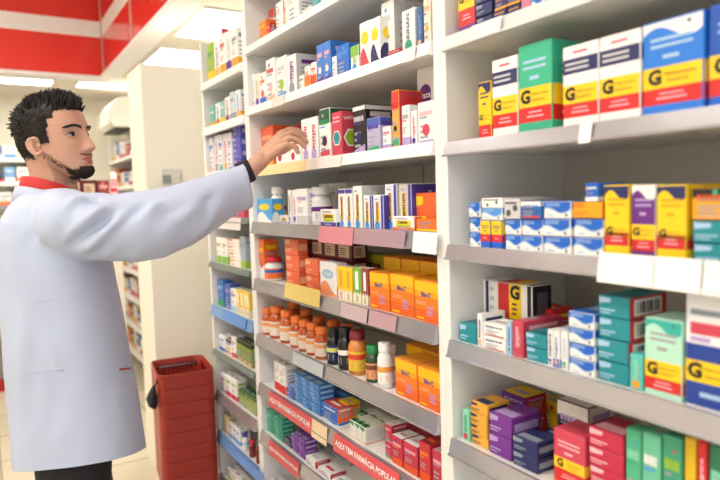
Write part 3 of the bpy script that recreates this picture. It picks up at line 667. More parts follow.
def amber(x, yT, w, desc, back=0): bottle(z, x, yT, desc, wpx=w, body=amb, cap='f07a30', label='f3e3d3', lab2='f2a468', back=back, group='amber vitamin bottles with orange caps')
for x, yT, w, d_, bk in ((266, 308, 9.5, 'glossy amber bottle closest to the far post', 0),
    (278, 306, 12, 'orange-capped amber bottle with cream label, second from far post', 0), (288, 310, 11.5, 'orange-capped amber bottle, third from far post', 0), (297.5, 316, 10.5, 'orange-capped amber bottle, fourth from far post', 0),
    (305.5, 320, 10, 'orange-capped amber bottle, fifth from far post', 0), (313.5, 323, 10, 'orange-capped amber bottle second from the dark one', 0), (323, 327, 12, 'orange-capped amber bottle touching the dark navy one', 0)):
    amber(x, yT, w*1.32, d_, bk)
for i, (x, yT) in enumerate(((295, 302), (307, 309), (320, 316), (334, 320), (348, 324))):
    amber(x, yT, 15, 'back-row amber bottle whose orange cap shows, %s from left' % ORD[i], .085)
bottle(z, 334.5, 328, 'dark bottle with navy and lime label', wpx=14.5, body='black', cap='black', label='navy', lab2='d9e07a')
bottle(z, 346, 327, 'black bottle with white curl label', wpx=14.5, body='black', cap='black', label='26242a', lab2='white')
bottle(z, 358.5, 330, 'red-capped bottle with yellow label and cherries', wpx=19, body='d9863c', cap='8a2430', label='e8c23a', lab2='d9432c')
bottle(z, 373.5, 345, 'green-capped bottle with salmon label', wpx=15, body='27442c', cap='1f8a4a', label='e29a6e', lab2='7a3a2a')
bottle(z, 385.5, 342, 'white-capped bottle right of the green-capped one', wpx=15, body='white', cap='white', label='white', lab2='e8a24a')
bottle(z, 390.5, 345, 'white-capped bottle partly behind the orange vitamin carton', wpx=15, body='white', cap='white', label='white', lab2='steel', back=.035)
item(z, 'bioc', 394.5, 416.5, 357, 'yellow-orange vitamin carton, front left on the bottle shelf', d=.08, name='vitamin_box', cat='vitamin box')
item(z, 'bioc', 418, 441, 365, 'yellow-orange vitamin carton beside the post on the bottle shelf', d=.08, name='vitamin_box', cat='vitamin box')
item(z, 'bioc', 406, 441, 343, 'yellow-orange vitamin carton behind the front pair, bottle shelf', n=2, d=.07, back=.095, name='vitamin_box', cat='vitamin box')
z = ZM[7]
item(z, 'plain', 274, 286, 360, 'white carton with red foot alone at the far post', n=2, title='lgrey', acc='red', frac=.3, d=.05, name='pharmacy_carton', cat='pharmacy carton')
item(z, 'teal', 286.5, 293, 384, 'small lilac-blue carton before the blue wall', nz=2, c='5a6fc0', s='lblue', d=.04, side='x', name='pharmacy_carton', cat='pharmacy carton')
item(z, 'teal', 294, 319.5, 372, 'light blue carton in the big blue block', n=3, nz=6, c='3b84cf', s='lblue', d=.06, side='x', name='pharmacy_carton', cat='pharmacy carton')
item(z, 'teal', 320.5, 344, 385, 'royal blue carton at the back right of the blue block', n=2, nz=3, c='1d5fb0', s='sky', d=.06, back=.075, side='x', name='pharmacy_carton', cat='pharmacy carton')
t = item(z, 'wave', 322.5, 337, 421, 'blue carton with orange end, lower, front of royal blue ones', d=.06, c='blue', name='pharmacy_carton', cat='pharmacy carton')
item(t, 'plain', 322.5, 337, 401, 'blue and red carton with orange top, above a blue one', d=.06, base='blue', title='white', side='f0703a', top='d8402c', name='pharmacy_carton', cat='pharmacy carton')
item(z, 'plain', 338.5, 347, 399, 'yellow carton peeping between blue and white ones', d=.05, base='f2c32a', title='dorange', back=.04, name='pharmacy_carton', cat='pharmacy carton')
item(z, 'leaf', 349, 365, 419, 'cream carton with green leaf top', n=3, d=.07, name='pharmacy_carton', cat='pharmacy carton')
item(z, 'leaf', 356, 382, 411, 'cream carton with green leaf top, back row', n=3, d=.06, back=.078, name='pharmacy_carton', cat='pharmacy carton')
item(z, 'plain', 383, 390, 423, 'slim crimson carton left of white-topped ones', nz=2, base='c8304e', title='lpink', d=.06, top='white', name='pharmacy_carton', cat='pharmacy carton')
item(z, 'plain', 391.5, 402, 434, 'crimson carton with white top', base='c8304e', title='lpink', top='white', d=.06, acc='dorange', name='pharmacy_carton', cat='pharmacy carton')
item(z, 'plain', 403, 417.5, 440, 'tall crimson carton with white top, front', base='c8304e', title='lpink', top='white', d=.06, acc='dorange', side='a81e40', name='pharmacy_carton', cat='pharmacy carton')
item(z, 'plain', 419, 430, 440, 'crimson and orange carton left of the last one', base='cf3440', title='orange', top='crimson', d=.06, acc='dorange', name='pharmacy_carton', cat='pharmacy carton')
item(z, 'plain', 431.5, 443, 449, 'crimson carton touching the near post, low shelf', base='c8304e', title='lpink', top='lpink', d=.06, name='pharmacy_carton', cat='pharmacy carton')
item(z, 'plain', 404, 441, 424, 'crimson carton of the back row, low shelf', n=3, base='b8243f', title='lpink', back=.08, d=.06, name='pharmacy_carton', cat='pharmacy carton')
z = ZM[8]
item(z, 'teal', 266, 282, 409, 'jade green carton', n=2, nz=5, c='2f9c86', s='mint', d=.05, side='x', name='pharmacy_carton', cat='pharmacy carton')
item(z, 'plain', 283.5, 290, 436, 'dark carton between jade and purple ones', nz=2, base='3c3550', title='tan', d=.04, name='pharmacy_carton', cat='pharmacy carton')
item(z, 'teal', 291.5, 304, 432, 'purple carton in the stack under the red strip', n=2, nz=4, c='7b3fa6', s='lilac', d=.05, side='x', name='pharmacy_carton', cat='pharmacy carton')
item(z, 'plain', 305.5, 315, 455, 'white carton with red end, under cream label', d=.06, title='lgrey', top='white', side='red', nz=1, name='pharmacy_carton', cat='pharmacy carton')
item(z, 'plain', 317, 329, 466, 'white and red carton low under the second red strip', d=.06, title='red', top='white', side='crimson', name='pharmacy_carton', cat='pharmacy carton')
item(z, 'plain', 306, 348, 437, 'silver grey carton in the dim back row', n=4, nz=1, d=.06, base='b9b4b4', title='dred', back=.10, name='pharmacy_carton', cat='pharmacy carton')
item(z, 'plain', 332, 342, 478, 'crimson and white carton at the bottom edge', n=1, d=.05, base='white', title='crimson', side='crimson', name='pharmacy_carton', cat='pharmacy carton')
item(ZM[9], 'plain', 262, 275, 492, 'mixed pale carton on the shelf at the bottom edge', n=1, base='e6dfe0', title='rose', d=.05, name='pharmacy_carton', cat='pharmacy carton')
# ------------------------------------------------------------------ far unit
def frow(z, xs, yTs, specs, where):
    for i in range(len(specs)):
        b_, t_, a_, txt = specs[i]
        item(z, 'plain', xs[i]+.2, xs[i+1]-.2, yTs[i], txt+' carton, '+where, base=b_, title=t_, acc=a_, frac=.28, d=.06, rot=1 if i % 2 else 0, name='product_carton', cat='carton')
fx = lambda a, b, n: [a+(b-a)*i/n for i in range(n+1)]
frow(ZF[1], fx(208, 238, 5), [46, 42, 36, 33, 30], [('lime', 'green', 'yellow', 'lime and yellow'), ('white', 'grey', 'yellow', 'white with yellow foot'), ('white', 'rose', 'gold', 'white with gold foot and rose title'), ('white', 'lgrey', 'purple', 'white with purple foot'), ('white', 'steel', 'gold', 'white and steel')], 'far unit, highest shelf')
item(ZF[1], 'plain', 219, 223, 28, 'small coral red carton standing up behind, far unit, highest shelf', base='e8606c', title='white', back=.08, d=.04, name='product_carton', cat='carton')
frow(ZF[2], fx(210, 240, 6), [108, 104, 102, 98, 93, 91], [('5fb8b0', 'white', 'gold', 'turquoise'), ('white', 'teal', 'yellow', 'white and teal'), ('8fc7c4', 'white', 'yellow', 'pale turquoise'), ('white', 'red', 'gold', 'white with red print'), ('cfe2ea', 'steel', 'steel', 'pale blue'), ('white', 'sky', 'gold', 'white and sky blue')], 'far unit, second shelf')
frow(ZF[3], fx(210, 232, 5), [138, 136, 135, 134, 133], [('eceaf2', 'blue', None, 'white with blue print, leftmost'), ('eceaf2', 'red', None, 'white with red band, second'), ('eceaf2', 'blue', None, 'white with blue print, third'), ('eceaf2', 'red', None, 'white with red band, fourth'), ('eceaf2', 'steel', None, 'white with steel print, fifth')], 'far unit above the sleeve')
item(ZF[3], 'teal', 233, 241, 127, 'blue-violet carton, far unit above the sleeve', nz=4, c='5358b8', s='lilac', d=.06, side='x', name='product_carton', cat='carton')
frow(ZF[4], fx(226.8, 243, 3), [188, 185, 183], [('f2c3cb', 'rose', 'crimson', 'pink'), ('white', 'crimson', 'crimson', 'white with crimson foot'), ('e9a9b6', 'crimson', 'rose', 'dark pink')], 'far unit just under the sleeve')
item(ZF[5], 'plain', 217, 227.5, 237, 'white carton with green foot and pale top, far unit', n=2, title='olive', acc='8cc24a', frac=.3, d=.05, name='product_carton', cat='carton')
item(ZF[5], 'teal', 228.5, 239.5, 238, 'white and orange wavy carton, far unit', nz=4, c='f4f0ea', s='orange', d=.05, side='x', name='product_carton', cat='carton')
item(ZF[5], 'plain', 240.5, 245.5, 236, 'grey-blue slim carton, far unit beside the post', nz=1, base='a9b6c9', title='steel', d=.05, acc='lime', name='product_carton', cat='carton')
item(ZF[6], 'plain', 218, 224, 279, 'blue and green carton, far unit below the green-foot ones', base='3b78c8', title='lblue', acc='green', d=.05, name='product_carton', cat='carton')
item(ZF[6], 'plain', 224.5, 230, 283, 'deep blue carton with lilac print, far unit', base='3f62b8', title='lilac', d=.05, name='product_carton', cat='carton')
item(ZF[6], 'plain', 230.5, 236, 288, 'white and violet carton left of the yellow slim ones', title='violet', acc='lblue', d=.05, name='product_carton', cat='carton')
item(ZF[6], 'tubes', 236.5, 250, 289, 'slim yellow carton, far unit', n=4, c='f4cf3a', d=.05, name='product_carton', cat='carton')
item(ZF[7], 'plain', 219, 225, 334, 'white and sky blue carton, far unit, seventh shelf', title='sky', acc='blue', d=.05, name='product_carton', cat='carton')
item(ZF[7], 'plain', 225.5, 231, 338, 'white carton with black top, far unit, seventh shelf', title='blue', acc='black', accpos='top', frac=.2, d=.05, logo='yellow', name='product_carton', cat='carton')
item(ZF[7], 'plain', 231.5, 236, 336, 'rose and white carton, far unit, seventh shelf', title='rose', acc='rose', d=.05, name='product_carton', cat='carton')
item(ZF[7], 'plain', 236.5, 252, 338, 'olive green box with black lid, far unit', n=3, base='8a9a5a', title='lime', acc='black', accpos='top', frac=.18, d=.05, name='product_carton', cat='carton')
item(ZF[8], 'plain', 220, 225.5, 372, 'white and rose carton, far unit, eighth shelf', title='rose', d=.05, name='product_carton', cat='carton')
item(ZF[8], 'plain', 226, 237, 374, 'white carton framed crimson, far unit, eighth shelf', n=2, title='lime', acc='crimson', d=.05, name='product_carton', cat='carton')
item(ZF[8], 'plain', 238, 255, 388, 'lime green carton with dark top, far unit, eighth shelf', n=4, base='a9b86a', title='dgreen', acc='dgreen', accpos='top', frac=.15, d=.05, name='product_carton', cat='carton')
item(ZF[9], 'plain', 223, 228, 414, 'pale yellow carton, far unit, second shelf from bottom edge', base='e8dca8', title='gold', d=.05, name='product_carton', cat='carton')
item(ZF[9], 'plain', 228.5, 240, 421, 'white and blue carton, far unit, second shelf from bottom edge', n=3, title='blue', acc='sky', d=.05, name='product_carton', cat='carton')
bottle(ZF[9], 245.5, 433, 'white bottle with violet cap, far unit', wpx=6, cap='violet', lab2='lblue')
bottle(ZF[9], 253, 440, 'dark red bottle, far unit', wpx=6.5, body='7a1f22', cap='crimson', label='8a2a2a', lab2='dred')
bottle(ZF[9], 259, 446, 'dark red bottle touching the post, far unit', wpx=5, body='7a1f22', cap='dred', label='8a2a2a', lab2='dred')
item(ZF[10], 'plain', 226, 243, 466, 'lime and white carton, far unit, at the bottom edge', n=3, title='orange', acc='lime', d=.05, name='product_carton', cat='carton')
# ------------------------------------------------------------------ red baskets
bred = mat('a02c20', .38, noise_amt=.05, scale=12)
def basket_mesh(w=.245, d=.30, h=.22):
    B = MB(); t = .004; n = 5
    def ring(k, z, off=0):   # rounded rectangle, tapered
        a, b = w/2-.032*(1-z/h)+off, d/2-.032*(1-z/h)+off; r = .035; pts = []
        for cx, cy, a0 in ((a-r, b-r, 0), (-a+r, b-r, 90), (-a+r, -b+r, 180), (a-r, -b+r, 270)):
            for i in range(n): q = rad(a0+90*i/(n-1)); pts.append((cx+r*math.cos(q), cy+r*math.sin(q), z))
        return pts
    def tube_rings(rs):
        vs = [p for r_ in rs for p in r_]; N = len(rs[0]); fs = []
        for i in range(len(rs)-1):
            for k in range(N): fs.append((i*N+k, i*N+(k+1) % N, (i+1)*N+(k+1) % N, (i+1)*N+k))
        return vs, fs
    rs = []; zz = [0]
    # fine horizontal ridges on the outside
    for i in range(24):
        z = h*.96*i/23; rs.append(ring(0, z, .0008 if i % 2 else 0))
    sk = 1-.0665/h; rs = rs[:int(sk/.96*23)]+[ring(0, h*sk, .000), ring(0, h*sk+.0006, (.032*(1-sk)+.0035))]
    for i in range(9): q_ = sk+.008+(.99-sk-.008)*i/8; rs.append(ring(0, h*q_, .032*(1-q_)+.004+(.0005 if i % 2 else 0)))
    rs += [ring(0, h, .003), ring(0, h, -.001), ring(0, h*.9, -.004)]
    rs += [ring(0, h*f, -.0045) for f in (.8, .5, .2, .02)]
    vs, fs = tube_rings(rs); B.raw(vs, fs, bred); N = len(rs[0])
    B.face([p for p in ring(0, 0)][::-1], bred); B.face(ring(0, h*.02, -.0045), bred)
    for sx in (-1, 1):      # vertical slots on the inner faces
        for i in range(11):
            y = (i-5)*d*.075; a = w/2-.0135
            B.box(min(sx*a, sx*(a+.001)), max(sx*a, sx*(a+.001)), y-.004, y+.004, h*.60, h*.90, 'dred')
    for i in range(9):
        x = (i-4)*w*.09; B.box(x-.004, x+.004, d/2-.0135, d/2-.0125, h*.60, h*.90, 'maroon')
    return B.mesh('shopping_basket')
bme = basket_mesh()
def handle_mesh(col):
    B = MB(); pts = [(-.09, .11, .18), (-.09, .10, .193), (.0, .095, .195), (.09, .10, .193), (.09, .11, .18)]
    B.tube(pts, .0055, mat(col, .4), 8); return B.mesh('handle')
hme = handle_mesh('dgrey')
bx, by = .763, 2.898
pitch = .068; nb = 8
for k in range(nb):
    o = link('shopping_basket', bme); z = .70-.22-(nb-1-k)*pitch
    if k == 0: pass
    o.location = (bx, by, z); o.rotation_euler = (0, 0, rad(-7)); hh = link('handle', hme, o)
    w_ = ['lowest', 'second lowest', 'third lowest', 'fourth lowest', 'fourth from top', 'third from top', 'second from top', 'topmost'][k]
    addlabel(o, 'red plastic shopping basket in the nested stack, '+w_, 'shopping basket', 'nested red shopping baskets')
zb0 = .480-(nb-1)*pitch
# wheeled stand under the stack
B = MB(); B.box(-.13, .13, -.15, .15, max(.002, zb0-.02), zb0-.001, mat('8f231b', .4), .003)
r = empty('basket_stand', (bx, by, 0)); addlabel(r, 'low stand carrying the stack of red baskets', 'stand'); B.build('platform', r)
for sx in (-1, 1):
    for sy in (-1, 1):
        if zb0 > .03: q = MB(); q.box(sx*.11-.01, sx*.11+.01, sy*.13-.01, sy*.13+.01, 0, zb0-.0205, 'dgrey'); q.build('leg', r)
# black grip hanging at the left rim of the stack
B = MB(); c0 = Vector((0, 0, 0))
B.tube([(0, 0, .055), (-.006, 0, .03), (-.012, -.004, .0), (-.008, -.002, -.03), (.0, 0, -.05)], [.006, .015, .026, .021, .008], mat('1c1b1e', .5), 12)
B.tube([(0, 0, .05), (.012, 0, .062), (.014, 0, .08)], .004, mat('1c1b1e', .5), 8)
B.tube([(-.006, -.02, .02), (-.02, -.024, -.0), (-.012, -.02, -.028)], .006, mat('1c1b1e', .5), 8)
o = B.build('basket_grip'); o.location = (.607, 2.79, .60); addlabel(o, 'black grip hooked on the left side of the red basket stack', 'grip')
# thermostat-like control box on the partition
r = empty('wall_controller', (.86, 3.299, 1.605)); addlabel(r, 'small grey-white control box on the cream partition above the sleeve', 'control box')
B = MB(); B.box(-.052, .052, -.022, 0, -.045, .045, mat('d9d7d2', .4), .004); B.build('housing', r)
B = MB(); B.box(-.045, .0, -.0235, -.0221, -.035, .012, mat('8c938f', .25), 0); B.build('display', r)
# ------------------------------------------------------------------ far right strip of shelves, air conditioner
B5 = []
def rows(unit_sh, where, X, Ys, cols, dims, name='product_carton', axis='Y'):
    cnt = 0
    for (s, z, rh, yc, XX), lv in zip(unit_sh, where):
        y = Ys[0]; i = 0
        while y < Ys[1]-.06:
            w = rnd.uniform(*dims[0]); h = rnd.uniform(*dims[1]); 
            if y+w > Ys[1]-.03: break
            cname, hexc, acc = cols[(cnt*5+i*3) % len(cols)]
            kw = dict(base=hexc, title='grey' if cname == 'white' else 'white', acc=acc, frac=.3)
            me = carton_mesh('plain', round(w, 2), round(h, 2), .1, kw)
            o = link(name, me)
            if axis == 'Y': o.location = (X+.02, y+w/2, z+.0004); o.rotation_euler = (0, 0, -math.pi/2)
            else: o.location = (y+w/2, X+.02, z+.0004)
            o['_k'] = i; addlabel(o, '%s carton, %s, %s' % (cname, ORD[i]+(' from near end' if axis == 'Y' else ' from left'), lv), 'carton', 'cartons on '+lv)
            del o['_k']
            y += w+rnd.uniform(.004, .02); i += 1; cnt += 1
CC = [('white', 'f4f1ee', 'rose'), ('red', 'c8323a', None), ('green', '3f8f5a', 'white'), ('white', 'efeeea', 'sky'), ('orange', 'e88a3c', None), ('dark red', '8a2a30', 'tan'), ('cream', 'efe4c4', 'gold'), ('blue', '3f6fc0', 'white'), ('white', 'f4f1ee', 'crimson')]
lv = [.18, .42, .66, .90, 1.14, 1.38, 1.62, 1.86]
US = unit(4.90, 6.25, [(v, .03, railw) for v in lv], 'narrow-looking wall shelving seen edge-on between man and partition', X=1.06, depth=.3, top=2.08)
rows([u for i_, u in enumerate(US) if i_ not in (4, 5)], ['%s shelf of the edge-on unit' % w for w in ('lowest', 'second lowest', 'third lowest', 'fourth lowest', 'second highest', 'topmost')], 1.065, (5.16, 6.22), CC, ((.10, .17), (.11, .17)))
r = empty('air_conditioner', (1.06, 5.75, 2.145)); addlabel(r, 'white wall air conditioner above the far edge-on shelves', 'air conditioner')
B = MB(); pr = [(-.0, .22), (-.05, .20), (-.10, .12), (-.11, .0), (-.08, -.035), (.30, -.04), (.30, .22)]
vs = [(x, y, z) for y in (-.45, .45) for x, z in pr]; k = len(pr)
B.raw([(a_, b_*.75, c_) for a_, b_, c_ in vs], [tuple(range(k)), tuple(range(2*k-1, k-1, -1))]+[(i, k+i, k+(i+1) % k, (i+1) % k) for i in range(k)], mat('e6e0d0', .4)); B.build('casing', r)
for i in range(3):
    q = MB(); q.box(-.070+.05*i, -.035+.05*i, -.32, .30, -.044, -.0405, 'black'); q.build('louvre', r)
tag(r, cat='air conditioner')
# ------------------------------------------------------------------ far wall shelving (seen left of the head), facing the camera
def farunit():
    r = empty('shelving_unit', (0, 6.25, 0)); addlabel(r, 'white wall shelving on the far wall behind the man\'s neck', 'shelving unit')
    for x in (-.9, .42):
        q = MB(); q.box(x, x+.03, 0, .33, 0, 2.0, whitem); q.build('side_panel', r)
    q = MB(); q.box(-.8695, .4195, .31, .33, 0, 2.0, wallm); q.build('back_panel', r); out = []
    for z in (1.90, 1.69, 1.48, 1.27, 1.0, .7):
        q = MB(); q.box(-.8695, .4195, 0, .309, z-.025, z, panelm); s = q.build('shelf', r)
        q = MB(); q.box(-.8695, .4195, -.008, -.0002, z-.035, z+.004, railw if z > 1.5 else railg); q.build('price_rail', s); out.append((s, z, .04, 0, 0))
    return out
UB = farunit()
rows(UB[:3], ['%s far-wall shelf' % w for w in ('highest', 'second highest', 'third highest')], 6.245, (.07, .42), [('blue', '2f6ac0', 'white'), ('white', 'f2f2f2', 'sky'), ('pale pink', 'eec3c6', None), ('navy', '26386e', 'red'), ('sky blue', '7db7e6', 'white'), ('white', 'f4f1ee', 'orange'), ('yellow', 'efc84a', 'red')], ((.06, .12), (.09, .15)), axis='X')
# low red-fronted counter before it
r = empty('service_counter', (-.3, 5.6, 0)); addlabel(r, 'low dark grey counter with red base strip at the left edge', 'counter')
B = MB(); B.box(-.6, .42, 0, .45, .10, .42, mat('8b8682', .5), .004); B.build('body', r); B = MB(); B.box(-.6, .42, -.004, .45, 0, .0995, mat('b5201c', .4)); B.build('red_plinth', r)
B = MB(); B.box(-.62, .44, -.02, .47, .4205, .45, mat('a9a29a', .4), .003); B.build('countertop', r)
# gondola with maroon boxes behind the man's chin
r = empty('display_stand', (.62, 4.35, 0)); addlabel(r, 'pale display stand behind the man carrying maroon boxes', 'display stand')
B = MB(); B.box(-.30, .17, 0, .30, 0, 1.455, mat('e6ddd0', .5), .004); B.build('body', r); B = MB(); B.box(-.31, .18, -.01, .31, 1.4555, 1.48, whitem, .003); B.build('top', r)
zz = 1.4805
for i, x in enumerate((.52, .612, .700)):
    for k in range(1):
        me = carton_mesh('grid', .09, .165-(.012 if i % 2 else 0), .1, {}) if i < 2 else carton_mesh('plain', .07, .15, .08, dict(base='8a2530', title='lpink'))
        o = link('gift_box', me); o.location = (x, 4.38, zz); addlabel(o, 'maroon box on the display stand behind the chin, '+['leftmost', 'middle one', 'rightmost'][i], 'box', 'maroon boxes behind the chin')
o = link('lotion_bottle', None); bpy.data.objects.remove(o)
a, b, c = bottle_protos('lotion_bottle', .022, .2, mat('e88a9c', .3), 'white', 'lpink', 'crimson')
o = link('lotion_bottle', a); o.location = (.765, 4.38, zz); link('cap', b, o); link('label', c, o); addlabel(o, 'pink bottle with white cap right of the maroon boxes', 'bottle')
# ------------------------------------------------------------------ the man
def voxel(parts, name, mats, vox, smooth=2, lap=None):
    """join closed meshes into one continuous surface"""
    bm = bmesh.new()
    for vs, fs in parts:
        vv = [bm.verts.new(v) for v in vs]
        for f in fs:
            try: bm.faces.new([vv[i] for i in f])
            except ValueError: pass
    bmesh.ops.recalc_face_normals(bm, faces=bm.faces[:])
    me = bpy.data.meshes.new(name); bm.to_mesh(me); bm.free()
    o = bpy.data.objects.new(name, me); C.objects.link(o)
    md = o.modifiers.new('r', 'REMESH'); md.mode = 'VOXEL'; md.voxel_size = vox
    if smooth: s = o.modifiers.new('s', 'SMOOTH'); s.factor = .5; s.iterations = smooth
    bpy.context.view_layer.update()
    me2 = bpy.data.meshes.new_from_object(o.evaluated_get(bpy.context.evaluated_depsgraph_get()))
    bpy.data.objects.remove(o); bpy.data.meshes.remove(me)
    me2.name = name; me2.materials.clear()
    for m in mats: me2.materials.append(m)
    me2.polygons.foreach_set('use_smooth', [True]*len(me2.polygons)); return me2
def loft(rings, n=24, sup=2.0):
    """rings: (centre, axis u, axis v, ru, rv)"""
    vs = []; fs = []
    for c, u, v, ru, rv in rings:
        c, u, v = Vector(c), Vector(u), Vector(v)
        for k in range(n):
            t = 2*math.pi*k/n; ct, st = math.cos(t), math.sin(t); e = 2/sup
            vs.append(c+u*ru*math.copysign(abs(ct)**e, ct)+v*rv*math.copysign(abs(st)**e, st))
    for i in range(len(rings)-1):
        for k in range(n): fs.append((i*n+k, i*n+(k+1) % n, (i+1)*n+(k+1) % n, (i+1)*n+k))
    fs.append(tuple(range(n))[::-1]); fs.append(tuple((len(rings)-1)*n+k for k in range(n)))
    return vs, fs
def limb(pts, rs, n=14, flat=None):
    """smooth tapered limb along points with rounded ends"""
    pts = [Vector(p) for p in pts]
    P_, R_ = [], []
    for i in range(len(pts)-1):
        for s in range(4):
            t = s/4; P_.append(pts[i].lerp(pts[i+1], t)); R_.append(rs[i]*(1-t)+rs[i+1]*t)
    P_.append(pts[-1]); R_.append(rs[-1])
    d0 = (P_[0]-P_[1]).normalized(); d1 = (P_[-1]-P_[-2]).normalized()
    A = [(P_[0]+d0*R_[0]*f, R_[0]*math.sqrt(max(.02, 1-f*f))) for f in (.98, .8, .45)]
    Z = [(P_[-1]+d1*R_[-1]*f, R_[-1]*math.sqrt(max(.02, 1-f*f))) for f in (.45, .8, .98)]
    seq = A+list(zip(P_, R_))+Z
    rings = []; ref = None
    for i, (p, r) in enumerate(seq):
        t = (seq[min(i+1, len(seq)-1)][0]-seq[max(0, i-1)][0]).normalized()
        if ref is None: ref = t.orthogonal().normalized() if flat is None else Vector(flat)
        ref = (ref-t*ref.dot(t)).normalized(); rings.append((p, ref, t.cross(ref), r, r*(1 if flat is None else 1)))
    return loft(rings, n)
def ball(c, rx, ry, rz, n=16, rot=None):
    vs = []; fs = []; m = n//2
    for i in range(1, m):
        a = math.pi*i/m
        for k in range(n):
            t = 2*math.pi*k/n; v = Vector((rx*math.sin(a)*math.cos(t), ry*math.sin(a)*math.sin(t), rz*math.cos(a)))
            if rot: v = rot @ v
            vs.append(Vector(c)+v)
    for i in range(m-2):
        for k in range(n): fs.append((i*n+k, i*n+(k+1) % n, (i+1)*n+(k+1) % n, (i+1)*n+k))
    fs.append(tuple(range(n))[::-1]); fs.append(tuple((m-2)*n+k for k in range(n))); return vs, fs
# head placement
HD = 1.70
HC = at(55.5, 139.5, HD)                       # middle of the head at eye height
HYAW = rad(-42)                            # from +X, turned towards the camera
Rh = Matrix.Rotation(HYAW, 3, 'Z') @ Matrix.Rotation(rad(-9), 3, 'Y') @ Matrix.Rotation(rad(2), 3, 'X')
HS = 1.0
def h2w(p): return HC+Rh @ (Vector(p)*HS)
HT = [(-.118, .060, .030, .016), (-.112, .074, .018, .030), (-.100, .083, .0, .042), (-.085, .086, -.030, .052), (-.070, .087, -.060, .060), (-.050, .088, -.082, .066),
      (-.030, .088, -.094, .070), (0, .089, -.100, .0745), (.030, .092, -.102, .0755), (.055, .088, -.099, .073), (.075, .077, -.090, .067), (.092, .060, -.076, .056), (.104, .038, -.055, .040), (.110, .015, -.030, .02)]
def hprof(z):
    zs = [h[0] for h in HT]; return [float(np.interp(z, zs, [h[i] for h in HT])) for i in (1, 2, 3)]
N = 96
def head_rings(offset=0, dens=.0028):
    vs = []; z = -.118; rows_ = []
    nz = int((.110+.118)/dens)
    for i in range(nz+1):
        z = -.118+(.228)*i/nz; f, b, w = hprof(z); row = []
        for k in range(N):
            t = 2*math.pi*k/N; ct, st = math.cos(t), math.sin(t); c = (f+b)/2; a = (f-b)/2
            e = .9 if ct > 0 else 1.0
            x = c+a*math.copysign(abs(ct)**e, ct); y = w*math.copysign(abs(st)**.93, st)
            row.append(Vector((x, y, z)))
        rows_.append(row)
    return rows_
def G(d, s): return math.exp(-(d/s)**2)
def face_def(p):
    """shape of brow, sockets, nose, lips and chin, in head coordinates"""
    x, y, z = p
    if x < .02: return p
    k = min(1, (x-.02)/.04); ay = abs(y); dx = 0; dz = 0
    dx -= .012*G(ay-.031, .017)*G(z+.003, .013)            # sockets
    dx += .0055*G(ay-.030, .022)*G(z-.016, .009)          # brow ridge
    dx += .003*G(ay-.040, .016)*G(z+.028, .014)          # cheek
    # nose
    if -.060 < z < .025:
        t = (.014-z)/.062; t = max(0, min(1, t)); pr = .007+.021*t**1.1; sg = .0075+.0075*t**2
        fall = 1 if z > -.047 else max(0, 1-(-.047-z)/.009)
        up = max(0, min(1, (.025-z)/.015))
        dx += pr*G(y, sg)*fall*up
        dx += .006*G(ay-.013, .006)*G(z+.042, .008)
    dx += .0065*G(y, .020)*G(z+.0665, .0052)+.0075*G(y, .018)*G(z+.0785, .0055)   # lips
    dx -= .004*G(y, .026)*G(z+.0725, .0022)
    dx -= .004*G(y, .02)*G(z+.089, .006)
    dx += .007*G(y, .022)*G(z+.106, .012)                # chin
    dx -= .004*G(ay-.045, .02)*G(z+.075, .02)
    return Vector((x+dx*k, y, z+dz))
rowsH = head_rings()
hv = [h2w(face_def(p)) for row in rowsH for p in row]; hf = []
for i in range(len(rowsH)-1):
    for k in range(N): hf.append((i*N+k, i*N+(k+1) % N, (i+1)*N+(k+1) % N, (i+1)*N+k))
hf.append(tuple(range(N))[::-1]); hf.append(tuple((len(rowsH)-1)*N+k for k in range(N)))
parts = [(hv, hf)]
for sy in (-1, 1):     # ears: rim, inner bowl left open, lobe
    ring = []
    for k in range(13):
        t = rad(-100+k*25); ring.append(h2w((-.010-.018*math.cos(t)*.9-.004*math.sin(t), sy*(.0785+.007*max(0, -math.cos(t+.6)) ), -.006+.031*math.sin(t))))
    def er(x, y, z): return h2w((-.012+(x+.012)*.82, sy*(.074+(y-.074)*.8), -.021+(z+.004)*.76))
    parts.append(limb([er(.004, .074, .012), er(-.004, .080, .025), er(-.018, .085, .026), er(-.029, .088, .013), er(-.029, .087, -.006), er(-.021, .083, -.022), er(-.009, .078, -.034), er(.000, .074, -.028)], [.0032, .0036, .004, .004, .004, .004, .006, .004], 10))
    parts.append(limb([er(-.016, .079, .014), er(-.020, .081, -.002), er(-.014, .079, -.016)], [.005, .006, .005], 8))
    parts.append(ball(er(.004, .075, -.006), .004, .004, .006))
def w2(x, y, z): return Vector((x, y, z))
neckb = at(56, 205, 1.72)
parts.append(limb([h2w((-.030, 0, -.035)), h2w((-.032, 0, -.085)), neckb], [.062, .058, .066], 24))
SHC = at(62, 232, 1.72)      # chest top centre
bodyX = SHC.x-.01; bodyY = SHC.y
def ringw(z, cx, cy, a, b): return ((cx, cy, z), (1, 0, 0), (0, 1, 0), a, b)
parts.append(loft([ringw(z, cx, bodyY, a, b) for z, cx, a, b in ((1.47, bodyX-.01, .055, .07), (1.43, bodyX, .07, .12), (1.36, bodyX+.0, .085, .13), (1.22, bodyX+.0, .085, .115), (1.08, bodyX+.0, .08, .11), (.95, bodyX, .085, .12), (.86, bodyX, .09, .14))], 28))
